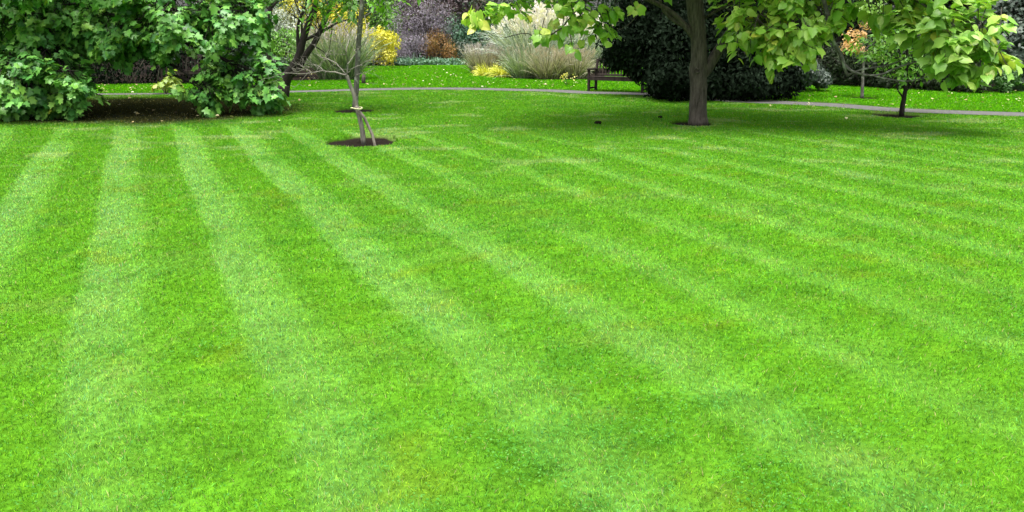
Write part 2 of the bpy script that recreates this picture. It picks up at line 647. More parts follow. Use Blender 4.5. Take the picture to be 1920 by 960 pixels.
M["peach"] = leaf_mat("peach and green leaf", [(.12, .26, .04, 0), (.2, .32, .05, .45), (.62, .36, .16, .55), (.75, .50, .26, 1)], .5, .3)
M["seedling"] = leaf_mat("yellow green lobed leaf", [(.14, .26, .04), (.26, .36, .05), (.42, .42, .09)], .45, .3)
M["plume_white"] = leaf_mat("white plume", [(.6, .56, .55), (.82, .79, .78)], .8, .3, .1)
M["plume_beige"] = leaf_mat("beige plume", [(.3, .25, .19), (.5, .44, .36)], .8, .3, .1)
M["plume_pink"] = leaf_mat("pinkish plume", [(.36, .31, .32), (.58, .53, .54)], .8, .3, .1)
M["blade_grey"] = leaf_mat("grey green blade", [(.05, .09, .035), (.2, .28, .14), (.40, .45, .32)], .5, .2)
M["blade_pale"] = leaf_mat("pale striped blade", [(.06, .12, .06), (.34, .42, .33), (.66, .72, .64)], .5, .2)
M["blade_straw"] = leaf_mat("straw blade", [(.06, .07, .03), (.25, .25, .14), (.52, .49, .38)], .55, .2)
M["blade_gold"] = leaf_mat("golden blade", [(.2, .26, .01), (.55, .56, .05), (.78, .74, .22)], .5, .3)
M["soil"] = noise_mat("dark soil", (.005, .004, .003), (.018, .013, .009), 30, 1.0, 1, .03)
M["asphalt"] = noise_mat("grey path", (.065, .065, .061), (.115, .115, .109), 9, .9, .3, .01)
M["bench"] = bark_mat("dark weathered teak", (.010, .007, .006), (.042, .031, .026), 18, .3, .12)
M["lawn_ground"] = lawn_mat("lawn turf", 0, 1, .0, True)
M["lawn_blade"] = lawn_mat("lawn blade", .2, .7, .0, False)

# ------------------------------------------------------------------ lawn layout
path_px = [(-260, 180), (-40, 178.5), (200, 177), (340, 175.8), (560, 172), (700, 168), (840, 166.5), (960, 168.7), (1040, 170.7), (1100, 174), (1215, 177),
           (1380, 189), (1480, 193.5), (1560, 197.5), (1690, 207), (1900, 214.5), (2150, 222)]
PATH = curve([ground(*p) for p in path_px], 120)
PATH_W = 1.0


def path_hw(x):
    return PATH_W / 2 * (.6 + .4 * sstep(-9, -3, x))


def path_dist(x, y):
    """signed distance across the path (positive beyond it), using y at the same x"""
    yc = np.interp(x, PATH[:, 0], PATH[:, 1])
    sl = np.interp(x, PATH[:, 0], np.gradient(PATH[:, 1], PATH[:, 0]))
    return (y - yc) / np.sqrt(1 + sl * sl)


CIRC = [(ground(679, 264.5), .56), (ground(665, 206.8), .5), (ground(1678, 216), .5), (ground(1617, 183), .45), (ground(1296, 231), .42), (ground(690, 155.4), .4)]
SD = np.array([1.0317, 0.4333]) / math.hypot(1.0317, 0.4333)
PERIOD, S0 = 0.937, -0.52


CY = 1.4


def circ_mask(x, y):
    m = np.zeros_like(x)
    for c, r in CIRC:
        a = np.arctan2((y - c[1]) / CY, x - c[0])
        rr = r * (1 + 0.06 * np.sin(3 * a + r * 40) + 0.04 * np.sin(7 * a))     # dug a little longer than wide
        m = np.maximum(m, 1 - sstep(rr - 0.05, rr + 0.01, np.hypot(x - c[0], (y - c[1]) / CY)))
    return m


def mix(a, b, t):
    return a + (b - a) * t[:, None]


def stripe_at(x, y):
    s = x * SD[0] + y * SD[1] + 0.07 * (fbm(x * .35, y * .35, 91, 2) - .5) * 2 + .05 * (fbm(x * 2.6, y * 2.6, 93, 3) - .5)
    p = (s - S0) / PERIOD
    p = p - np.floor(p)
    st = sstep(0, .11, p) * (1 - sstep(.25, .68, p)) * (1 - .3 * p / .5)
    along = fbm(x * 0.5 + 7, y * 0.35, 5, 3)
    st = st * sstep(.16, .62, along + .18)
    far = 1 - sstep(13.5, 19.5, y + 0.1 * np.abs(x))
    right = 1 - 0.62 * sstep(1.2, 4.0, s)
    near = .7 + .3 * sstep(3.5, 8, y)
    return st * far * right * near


def lawn_col(x, y):
    D = np.array([.098, .280, .014])
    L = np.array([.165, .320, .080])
    c = np.tile(D, (len(x), 1))
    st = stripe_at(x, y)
    n1 = fbm(x * .9, y * .9, 21, 4)
    n2 = fbm(x * 3.1, y * 3.1, 33, 4)
    n3 = fbm(x * 9, y * 9, 45, 3)
    c = mix(c, L, np.clip(st * (.65 + .6 * n2), 0, 1) * .68)  # stripes: the sheen of leaning blades, painted into the colour
    c = mix(c, np.array([.095, .26, .02]), (.38 + .35 * sstep(9, 16, y)) * sstep(.48, .68, n1))               # washed patches
    c = mix(c, np.array([.04, .175, .010]), .42 * sstep(.52, .7, n2) * sstep(.4, .6, n1 * .5 + n3 * .5))   # clover, bluer green
    c = mix(c, np.array([.15, .235, .012]), .42 * sstep(.64, .80, fbm(x * 2.6 + 40, y * 2.6, 61, 4)))  # yellowing
    # pale dry scuffs, long across the mowing direction
    u = x * SD[0] + y * SD[1]
    v = -x * SD[1] + y * SD[0]
    sc = fbm(x * 1.2 + 17, y * 1.5, 77, 4)
    c = mix(c, np.array([.22, .34, .09]), (.28 + .5 * sstep(8, 15, y)) * sstep(.58, .76, sc) * (.35 + .65 * sstep(7, 12, y)))
    c = mix(c, np.array([.25, .30, .08]), .22 * sstep(.70, .80, fbm(x * 4 + 3, y * 4, 83, 3)) * .8)
    # beyond the path the grass is longer and plainer
    far = sstep(.5, 1.0, path_dist(x, y))
    c = mix(c, np.array([.082, .285, .0035]), far * .9)
    # worn earth under the lobed tree, with the tree's shade painted in
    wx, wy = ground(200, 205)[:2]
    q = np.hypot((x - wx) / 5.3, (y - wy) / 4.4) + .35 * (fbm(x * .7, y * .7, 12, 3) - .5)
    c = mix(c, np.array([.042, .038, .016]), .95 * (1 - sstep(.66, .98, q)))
    c = mix(c, np.array([.03, .022, .015]), circ_mask(x, y))
    pd = np.abs(path_dist(x, y))
    n4 = fbm(x * 42, y * 42, 49, 3)
    return c * ((0.88 + 0.24 * n3) * (1 + (1.0 * n4 - .5) * (1 - .7 * sstep(6, 18, y))))[:, None]


def gz(x, y):
    return -0.05 * circ_mask(x, y)


# ground sheet
xs = set(np.round(np.concatenate([np.arange(-22, 22.01, .14), np.linspace(-220, -23, 24), np.linspace(23, 220, 24)]), 3))
ys = set(np.round(np.concatenate([np.arange(1.5, 46, .14), np.linspace(-60, 1, 12), np.linspace(47, 300, 24)]), 3))
for c, r in CIRC:
    xs |= set(np.round(np.arange(c[0] - r - .1, c[0] + r + .1, .03), 3))
    ys |= set(np.round(np.arange(c[1] - CY * r - .1, c[1] + CY * r + .1, .03), 3))
xs, ys = np.array(sorted(xs)), np.array(sorted(ys))
X, Y = np.meshgrid(xs, ys)
x, y = X.ravel(), Y.ravel()
V = np.stack([x, y, gz(x, y)], 1)
nx, ny = len(xs), len(ys)
i = (np.arange(ny - 1)[:, None] * nx + np.arange(nx - 1)[None]).ravel()
Q = np.stack([i, i + 1, i + 1 + nx, i + nx], 1)
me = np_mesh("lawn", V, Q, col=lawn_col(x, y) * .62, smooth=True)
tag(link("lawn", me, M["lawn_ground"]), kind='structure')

# path with a dark soil edge on both sides
tn = unit(np.gradient(PATH, axis=0))
nrm = np.stack([-tn[:, 1], tn[:, 0], np.zeros(len(tn))], 1)


def strip(name, o0, o1, z, mat, wob=0.0):
    n = len(PATH)
    nar = path_hw(PATH[:, 0]) - PATH_W / 2
    w0 = o0 - nar + wob * rs.normal(0, 1, n)
    w1 = o1 + nar + wob * rs.normal(0, 1, n)
    a = PATH + nrm * w0[:, None]
    b = PATH + nrm * w1[:, None]
    a[:, 2] = z
    b[:, 2] = z
    V = np.vstack([a, b])
    k = np.arange(n - 1)
    return link(name, np_mesh(name, V, np.stack([k, k + 1, k + 1 + n, k + n], 1)), mat)


tag(strip("path_edge_soil", -PATH_W / 2 - .07, PATH_W / 2 + .16, .004, M["soil"], .02), kind='structure')
tag(strip("path", -PATH_W / 2, PATH_W / 2, .009, M["asphalt"], .015), kind='structure')

# soil in the planting circles
for c, r in CIRC:
    rings, sg = 7, 36
    V, Fq = [], []
    for a in range(rings + 1):
        for b in range(sg):
            an = b / sg * 2 * math.pi
            rr = (r - .015) * (1 + 0.06 * math.sin(3 * an + r * 40) + 0.04 * math.sin(7 * an)) * max(.02, a / rings)
            z = -.045 + .025 * (1 - (a / rings) ** 2) + rs.normal(0, .006) * (a < rings)
            V.append((c[0] + rr * math.cos(an), c[1] + CY * rr * math.sin(an), z))
    for a in range(rings):
        for b in range(sg):
            Fq.append((a * sg + b, a * sg + (b + 1) % sg, (a + 1) * sg + (b + 1) % sg, (a + 1) * sg + b))
    tag(link("soil_bed", np_mesh("soil_bed", np.array(V), np.array(Fq)), M["soil"]), kind='structure')


BEDS = []


def in_poly(x, y, p):
    ins = np.zeros(len(x), bool)
    j = len(p) - 1
    for i in range(len(p)):
        xi, yi, xj, yj = p[i][0], p[i][1], p[j][0], p[j][1]
        ins ^= ((yi > y) != (yj > y)) & (x < (xj - xi) * (y - yi) / (yj - yi + 1e-12) + xi)
        j = i
    return ins


def bed_strip(name, pts_px, z):
    """planting-bed soil outlined by ground points"""
    p = np.array([ground(*q) for q in pts_px])
    BEDS.append(p)
    c = p.mean(0)
    V = np.vstack([c[None], p])
    V[:, 2] = z
    m = len(p)
    T = np.array([(0, 1 + i, 1 + (i + 1) % m) for i in range(m)])
    return tag(link(name, np_mesh(name, V, T), M["soil"]), kind='structure')


bed_strip("planting_bed_soil", [(560, 152), (640, 149), (680, 124), (780, 121.5), (868, 120), (900, 110), (1130, 112), (1300, 100), (1300, 82), (500, 82), (480, 112), (430, 140)], .006)
bed_strip("planting_bed_soil", [(880, 138), (940, 145), (1000, 149.5), (1090, 149.5), (1130, 146), (1150, 130), (1050, 122), (930, 124)], .008)
bed_strip("planting_bed_soil", [(-700, 161), (180, 158), (345, 157), (400, 156), (470, 150), (500, 132), (470, 84), (-700, 84)], .006)
bed_strip("planting_bed_soil", [(1480, 165), (1562, 158), (1872, 173), (1880, 130), (1900, 84), (1300, 84), (1460, 130)], .006)

# ------------------------------------------------------------------ lawn blades
def lawn_blades():
    n_try = 2600000
    # distance drawn so that the density falls with distance
    d = 2.2 + (47 - 2.2) * rs.rand(n_try) ** 1.5
    half = d * 0.62 + 0.5
    x = (rs.rand(n_try) * 2 - 1) * half
    y = d
    keep = rs.rand(n_try) < np.clip(1.15 * (.25 + half / 12), 0, 1)
    x, y = x[keep], y[keep]
    pd = path_dist(x, y)
    m = (np.abs(pd - .03) > path_hw(x) + .05) & (circ_mask(x, y) < .25)
    wx, wy = ground(200, 205)[:2]
    q = np.hypot((x - wx) / 5.3, (y - wy) / 4.4)
    m &= rs.rand(len(x)) < np.clip(.25 + .9 * q, 0, 1)
    for p in BEDS:
        m &= ~in_poly(x, y, p)
    x, y = x[m], y[m]
    n = len(x)
    st = stripe_at(x, y)
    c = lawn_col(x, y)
    near_c = np.zeros(n)
    for cc, r in CIRC:
        dd = np.hypot(x - cc[0], (y - cc[1]) / CY)
        near_c = np.maximum(near_c, (1 - sstep(r, r + .09, dd)) * (y > cc[1]) * 2.2)
        near_c = near_c - .8 * (1 - sstep(r, r + .3, dd)) * (y < cc[1])
    k = np.clip(y / 4.2, .8, 9)
    h = rs.uniform(.013, .028, n) * (.45 + 1.3 * fbm(x * 24, y * 24, 101, 2)) * (1 + .25 * sstep(8, 25, y)) * (1 + .5 * near_c) * np.where(path_dist(x, y) > .6, 1.35, 1)
    wdt = .0029 * k ** .97 * rs.uniform(.7, 1.35, n)
    # random lean plus the roller's lean: light stripes lie away from the viewer
    az = rs.rand(n) * 6.283
    ln = np.abs(rs.normal(.65, .38, n))
    lx, ly = np.cos(az) * np.sin(ln), np.sin(az) * np.sin(ln)
    sgn = np.where(st > .25, 1.0, -0.6)
    lx = lx + sgn * (-SD[1]) * .38
    ly = ly + sgn * SD[0] * .38
    dv = unit(np.stack([lx, ly, np.cos(ln) * .9 + .15], 1))
    sa = rs.rand(n) * 6.283
    side = np.stack([np.cos(sa), np.sin(sa), np.zeros(n)], 1) * (wdt / 2)[:, None]
    b = np.stack([x, y, gz(x, y) - .003], 1)
    mid = b + dv * (h * .55)[:, None]
    d2 = unit(dv + np.stack([lx, ly, -np.full(n, .35)], 1) * .8)
    tip = mid + d2 * (h * .55)[:, None]
    V = np.stack([b - side, b + side, mid - side * .8, mid + side * .8, tip], 1)
    t = np.array([(0, 1, 3), (0, 3, 2), (2, 3, 4)])
    T = (t[None] + (np.arange(n) * 5)[:, None, None]).reshape(-1, 3)
    hue = rs.rand(n)
    jit = 1 + rs.uniform(-.5, .5, n) * (1 - .55 * sstep(6, 18, y))
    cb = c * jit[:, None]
    dry = hue > .965
    cb[dry] = np.array([.33, .31, .13]) * rs.uniform(.6, 1.1, (dry.sum(), 1))
    yel = (hue > .80) & ~dry
    cb[yel] = cb[yel] * np.array([1.5, 1.15, .9])
    blu = hue < .16
    cb[blu] = cb[blu] * np.array([.7, .85, 1.8]) + np.array([0, 0, .010])
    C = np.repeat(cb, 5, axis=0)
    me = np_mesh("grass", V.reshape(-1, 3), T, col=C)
    tag(link("grass", me, M["lawn_blade"]), "short mown grass striped by the roller", None, None, 'stuff')
    return n


NB = lawn_blades()


def clover():
    n = 90000
    y = 2.2 + 9.5 * rs.rand(n) ** 1.4
    x = (rs.rand(n) * 2 - 1) * (y * .62 + .4)
    p = sstep(.47, .63, fbm(x * 3.1, y * 3.1, 33, 4)) * (.25 + .75 * sstep(.4, .6, fbm(x * .9, y * .9, 21, 4))) + .05
    m = (rs.rand(n) < p)
    x, y = x[m], y[m]
    n = len(x)
    P = np.stack([x, y, rs.uniform(.022, .042, n)], 1)
    N = unit(np.stack([rs.normal(0, .45, n), rs.normal(0, .45, n), np.ones(n)], 1))
    T = unit(np.stack([rs.normal(0, 1, n), rs.normal(0, 1, n), np.zeros(n)], 1))
    tri = (np.array([(0, 0, 0), (.35, .42, .05), (1, .25, .02), (1, -.25, .02), (.35, -.42, .05)]), np.array([(0, 1, 2), (0, 2, 3), (0, 3, 4)]))
    o = leaves("clover", [tri], P, T, N, rs.uniform(.006, .012, n), M["clover"], None)
    tag(o, "low clover leaves scattered through the mown grass", None, None, 'stuff')


M["clover"] = leaf_mat("clover leaf", [(.03, .14, .010), (.05, .19, .020), (.09, .26, .045)], .6, .25, .1)
clover()

# ------------------------------------------------------------------ fallen leaves
def fallen():
    P = []
    for px0, px1, py0, py1, n in [(560, 880, 126, 164, 130), (880, 1110, 150, 166, 50), (1440, 1920, 165, 205, 90), (180, 330, 160, 176, 50), (200, 560, 180, 235, 40), (560, 1900, 178, 300, 9)]:
        for i in range(n):
            P.append(ground(rs.uniform(px0, px1), rs.uniform(py0, py1)))
    P = np.array(P)
    P = P[(np.abs(path_dist(P[:, 0], P[:, 1])) > .3) & (P[:, 1] > 15.5)]
    for c, rr in CIRC:
        P = P[np.hypot(P[:, 0] - c[0], (P[:, 1] - c[1]) / CY) > rr + .25]
    n = len(P)
    P[:, 2] = .055
    N = unit(np.stack([rs.normal(0, .35, n), rs.normal(0, .35, n), np.ones(n)], 1))
    T = unit(rs.normal(0, 1, (n, 3)) * np.array([1, 1, .1]))
    o = leaves("fallen_leaves", HEART + LOBED, P, T, N, rs.uniform(.04, .085, n), leaf_mat("fallen leaf", [(.10, .05, .02), (.26, .19, .07), (.36, .32, .14), (.46, .44, .28)], .6, .1), None)
    tag(o, "pale fallen leaves scattered over the grass", None, None, 'stuff')


fallen()

# ------------------------------------------------------------------ lobed-leaf tree on the left
def lobed_tree():
    b = ground(95, 196)
    e = empty("broadleaf_tree", tuple(b), "large dark green tree with lobed leaves, its boughs sweeping down to the lawn", "tree")
    wd = Wood()
    d0 = b[1]
    limb(wd, [b + [0, 0, -.05], b + [.05, .02, 1.2], b + [-.05, 0, 2.6], b + [.1, .1, 5], b + [.2, 0, 8.5]], .33, .12, 14, 14, .05)
    wd.build("trunk", M["bark_main"], e)
    lobes = [px_lobe(55, 150, 115, 62, 18.2, 1.1, 1.5), px_lobe(125, 165, 55, 50, 17.8, .6, 1.8), px_lobe(85, 125, 80, 40, 18.4, .7, 1.5), px_lobe(10, 190, 80, 32, 17.8, .7, 1.3),
             px_lobe(-140, 130, 120, 80, 18.5, 1.3),
             px_lobe(40, 45, 130, 48, 19, 1.2), px_lobe(180, 35, 110, 50, 19.2, 1.1, 1.3), px_lobe(260, 50, 80, 45, 19, 1, 1.3),
             px_lobe(330, 35, 90, 50, 18.8, .9, 1.5), px_lobe(420, 45, 70, 55, 19.2, .9, 1.5), px_lobe(470, 30, 32, 40, 19.6, .6, 1.2), px_lobe(290, 72, 60, 14, 19.3, .6, .9),
             px_lobe(440, 140, 60, 30, 19, .7, 1.5), px_lobe(492, 158, 32, 36, 18.8, .5, 1.8), px_lobe(378, 176, 30, 20, 18.4, .4, 1.5), px_lobe(430, 100, 60, 26, 20.5, .6, .8),
             px_lobe(-40, -40, 200, 60, 19.5, 2.5, .9), px_lobe(250, -70, 240, 80, 20, 2.6, .9), px_lobe(120, -60, 300, 45, 17.6, 1.2, .7), px_lobe(60, -230, 300, 120, 21, 3, .25), px_lobe(330, -190, 200, 90, 21, 2.6, .25),  # unseen upper lobes, thickened and brought forward to shade the ground
             px_lobe(180, 45, 170, 26, 22.5, 1.5, .4), px_lobe(260, 88, 80, 16, 21, .6, .9), px_lobe(-80, 90, 160, 90, 21.5, 1.5, .4)]
    bw = Wood()
    for i, (c, r, _) in enumerate(lobes):
        s = b + np.array([0, 0, rs.uniform(1.6, 3.5) if c[2] < 3 else rs.uniform(3, 5.5)])
        mid = (s + c) / 2 + np.array([0, 0, .55])
        limb(bw, [s, mid, c + np.array([0, 0, .2])], .075, .02, 9, 7, .05, .02)
        for k in range(5):
            q = c + np.array(r) * sphere_dirs(1)[0] * .8
            limb(bw, [mid * .3 + c * .7, (mid * .15 + c * .85 + q) / 2 + [0, 0, .08], q], .022, .008, 5, 5, 0)
    P, T, N, SZ, R = clump_sprays(lobes, 1950, 12, .36, .165, .6, .38, bw, 1.0, .006, .12, 22)
    bw.build("branches", M["bark_black"], e)
    leaves("crown", LOBED, P, T, N, SZ, M["lobed"], e, R)


lobed_tree()

# ------------------------------------------------------------------ catalpa
def catalpa():
    b = ground(1308, 231)
    d = b[1]
    e = empty("catalpa_tree", tuple(b), "tall tree with thick straight grey trunk and large pale heart-shaped leaves, at the right", "tree")
    up = lambda px, py: at(px, py, d)
    wd = Wood()
    n = 40
    pts = curve([up(1309, 234), up(1308.5, 200), up(1310, 165), up(1309, 135), up(1311, 105), up(1309, 60), up(1304, 20), up(1302, -40), up(1306, -160), up(1310, -300)], n)
    zz = pts[:, 2]
    rad = np.interp(zz, [0, .12, .5, .85, 1.0, 1.15, 1.5, 2.2, 3, 5.2], [.205, .175, .16, .16, .178, .160, .142, .162, .155, .09])
    sides = 28
    wd.tube(pts, rad, sides, .025)
    # knot scar: a raised ring on the trunk's face
    k = up(1303, 132) + np.array([0, -.175, 0])
    ring = [k + np.array([math.cos(a) * .045, -.012, math.sin(a) * .038]) for a in np.linspace(0, 6.283, 14)]
    wd.tube(ring, .016, 6, .1, False)
    wd.build("trunk", M["bark_main"], e)
    # right limb
    L1 = Wood()
    limb(L1, [up(1312, 142), up(1326, 128), up(1344, 100), up(1365, 66), at(1400, 10, d - .3), at(1470, -60, d - .8), at(1560, -110, d - 1.2)], .125, .05, 16, 12, .04)
    limb(L1, [at(1365, 66, d), at(1410, 40, d - .5), at(1460, 40, d - .9), at(1500, 60, d - 1.2)], .04, .012, 9, 7)
    limb(L1, [at(1320, 35, d), at(1345, 20, d - .2), at(1380, 5, d - .4), at(1440, 0, d - .8)], .03, .01, 8, 6)
    L1.build("limb", M["bark_main"], e)
    L2 = Wood()
    limb(L2, [up(1305, 75), up(1290, 55), up(1272, 35), up(1245, 14), at(1190, -10, d - .2), at(1090, -30, d - .6), at(1000, -10, d - 1)], .07, .02, 16, 10, .04)
    limb(L2, [up(1290, 52), up(1262, 38), up(1240, 12), at(1236, -20, d)], .04, .025, 8, 8)
    limb(L2, [at(1150, -18, d - .4), at(1090, 10, d - .7), at(1050, 55, d - 1), at(1010, 70, d - 1.1), at(985, 62, d - 1.2), at(945, 71, d - 1.2)], .018, .006, 14, 6)
    limb(L2, [at(1212, 14, d - .2), at(1195, 28, d - .4), at(1180, 45, d - .6), at(1150, 62, d - .8)], .012, .005, 8, 5)
    L2.build("limb", M["bark_main"], e)
    # long drooping limb to the right
    L3 = Wood()
    e3 = d - 1.3
    limb(L3, [at(1470, -60, d - .8), at(1530, -30, e3), at(1552, 30, e3), at(1562, 75, e3), at(1578, 105, e3), at(1585, 132, e3), at(1590, 141, e3)], .045, .026, 18, 8)
    limb(L3, [at(1582, 120, e3), at(1597, 133, e3 - .1), at(1620, 140, e3 - .1), at(1650, 140, e3 - .2), at(1690, 124, e3 - .3), at(1740, 110, e3 - .5), at(1800, 95, e3 - .6)], .026, .01, 16, 7)
    limb(L3, [at(1590, 141, e3), at(1610, 132, e3), at(1635, 127, e3), at(1665, 122, e3), at(1700, 108, e3), at(1740, 80, e3)], .02, .008, 14, 6)
    limb(L3, [at(1640, 143, e3 - .2), at(1670, 149, e3 - .3), at(1705, 152, e3 - .3), at(1740, 143, e3 - .4), at(1800, 125, e3 - .6), at(1860, 90, e3 - .8)], .015, .007, 14, 6)
    limb(L3, [at(1560, -80, e3), at(1680, -20, e3 - .4), at(1780, 40, e3 - .8), at(1840, 100, e3 - 1)], .03, .008, 14, 6)
    L3.build("limb", M["bark_young"], e)  # paler bark than the other limbs, standing in for light on it

    def crown(lobes, ns, per, L, leaf, mat, droop, lab=None, clip=.9):
        bw = Wood()
        P, T, N, SZ, R = clump_sprays(lobes, ns, per, L, leaf, droop, .5, bw, 1.1, .006, clip)
        o = leaves("crown", HEART, P, T, N, SZ, mat, e, R)
        bw.build("twigs", M["bark_main"], e)
        return o
    crown([px_lobe(1420, 45, 60, 38, d - 1, .7, 1.3), px_lobe(1490, 60, 65, 40, d - 1.3, .7, 1.5), px_lobe(1465, 108, 32, 20, d - 1.3, .4, 1.6), px_lobe(1540, 30, 40, 35, d - 1.2, .6, 1),
           px_lobe(1370, 20, 25, 16, d - .8, .4, .8), px_lobe(1480, -20, 110, 30, d - 1, 1, .8)], 135, 8, .30, .17, M["catalpa"], .4)
    crown([px_lobe(1645, 8, 60, 14, d - 1.6, .6, 1), px_lobe(1718, 45, 45, 30, d - 1.7, .5, 1.2), px_lobe(1770, 70, 65, 42, d - 2, .6, 1.4), px_lobe(1830, 45, 55, 42, d - 2.1, .6, 1.2),
           px_lobe(1850, 110, 38, 24, d - 2.2, .4, 1.4), px_lobe(1870, 125, 18, 10, d - 2.2, .2, 1.4), px_lobe(1790, 115, 30, 20, d - 2, .4, 1.2), px_lobe(1740, -30, 150, 30, d - 1.8, 1, .6)], 112, 8, .30, .20, M["catalpa_turning"], .4)
    crown([px_lobe(1060, 25, 60, 28, d - .8, .5, 1), px_lobe(1120, 35, 45, 34, d - .7, .4, 1.1), px_lobe(1108, 60, 24, 18, d - .8, .3, .9), px_lobe(1040, 66, 30, 18, d - 1, .2, 1),
           px_lobe(960, 20, 50, 22, d - 1.1, .4, .9), px_lobe(900, 22, 24, 26, d - 1.2, .3, 1.1), px_lobe(985, 100, 14, 10, d - 1.2, .1, .8), px_lobe(1075, 84, 26, 7, d - 1, .15, .6), px_lobe(1000, 55, 35, 14, d - 1.1, .2, .8), px_lobe(1170, 5, 40, 12, d - .5, .4, .7)],
          48, 6, .26, .165, M["catalpa"], .6)
    # the high crown above the picture that shades the trunk
    crown([px_lobe(1310, -150, 260, 70, d, 3, 1), px_lobe(1080, -110, 180, 60, d - .4, 2, 1), px_lobe(1600, -140, 260, 70, d - 1, 2.4, 1), px_lobe(1320, -330, 320, 120, d, 3.5, .8)], 430, 8, .5, .30, M["catalpa"], .5)
    return e


catalpa()

# ------------------------------------------------------------------ big black-green evergreen behind the catalpa
def evergreen():
    b = ground(1335, 183) + np.array([0, .9, 0])
    e = empty("evergreen_shrub", tuple(b), "huge blackish evergreen shrub behind the straight trunk, overhanging the bench", "shrub")
    wd = Wood()
    for i in range(9):
        a = rs.rand() * 6.283
        q = b + np.array([math.cos(a) * .5, math.sin(a) * .5, -.05])
        limb(wd, [q, q + [math.cos(a) * .3, math.sin(a) * .3, 1], q + [math.cos(a) * 1.2, math.sin(a) * 1.0, 3.2]], .09, .03, 8, 7)
    wd.build("stem", M["bark_black"], e)
    lobes = [px_lobe(1260, 145, 42, 40, 22.6, .8, 1.4), px_lobe(1300, 90, 100, 80, 23.6, 1.3), px_lobe(1400, 95, 85, 80, 23.6, 1.3), px_lobe(1330, 150, 90, 36, 23, 1, 1), px_lobe(1420, 155, 50, 30, 22.9, .8, 1),
             px_lobe(1185, 70, 60, 50, 24.3, .9, 1.1), px_lobe(1162, 104, 36, 28, 24.4, .5, 2.2), px_lobe(1205, 120, 40, 30, 24.2, .5, 2.4), px_lobe(1238, 145, 30, 40, 23.4, .5, 2), px_lobe(1465, 150, 36, 32, 23.2, .6, 1.5), px_lobe(1340, 100, 120, 80, 24.6, .9, 1.2), px_lobe(1230, 30, 80, 60, 24.4, 1), px_lobe(1460, 100, 40, 60, 23.8, .9),
             px_lobe(1330, -60, 210, 110, 24.3, 1.8, .8), px_lobe(1480, 20, 70, 60, 24.2, 1.1, .8)]
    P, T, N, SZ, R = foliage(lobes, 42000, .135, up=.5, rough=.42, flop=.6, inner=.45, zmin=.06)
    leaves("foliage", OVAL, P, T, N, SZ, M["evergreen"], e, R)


evergreen()

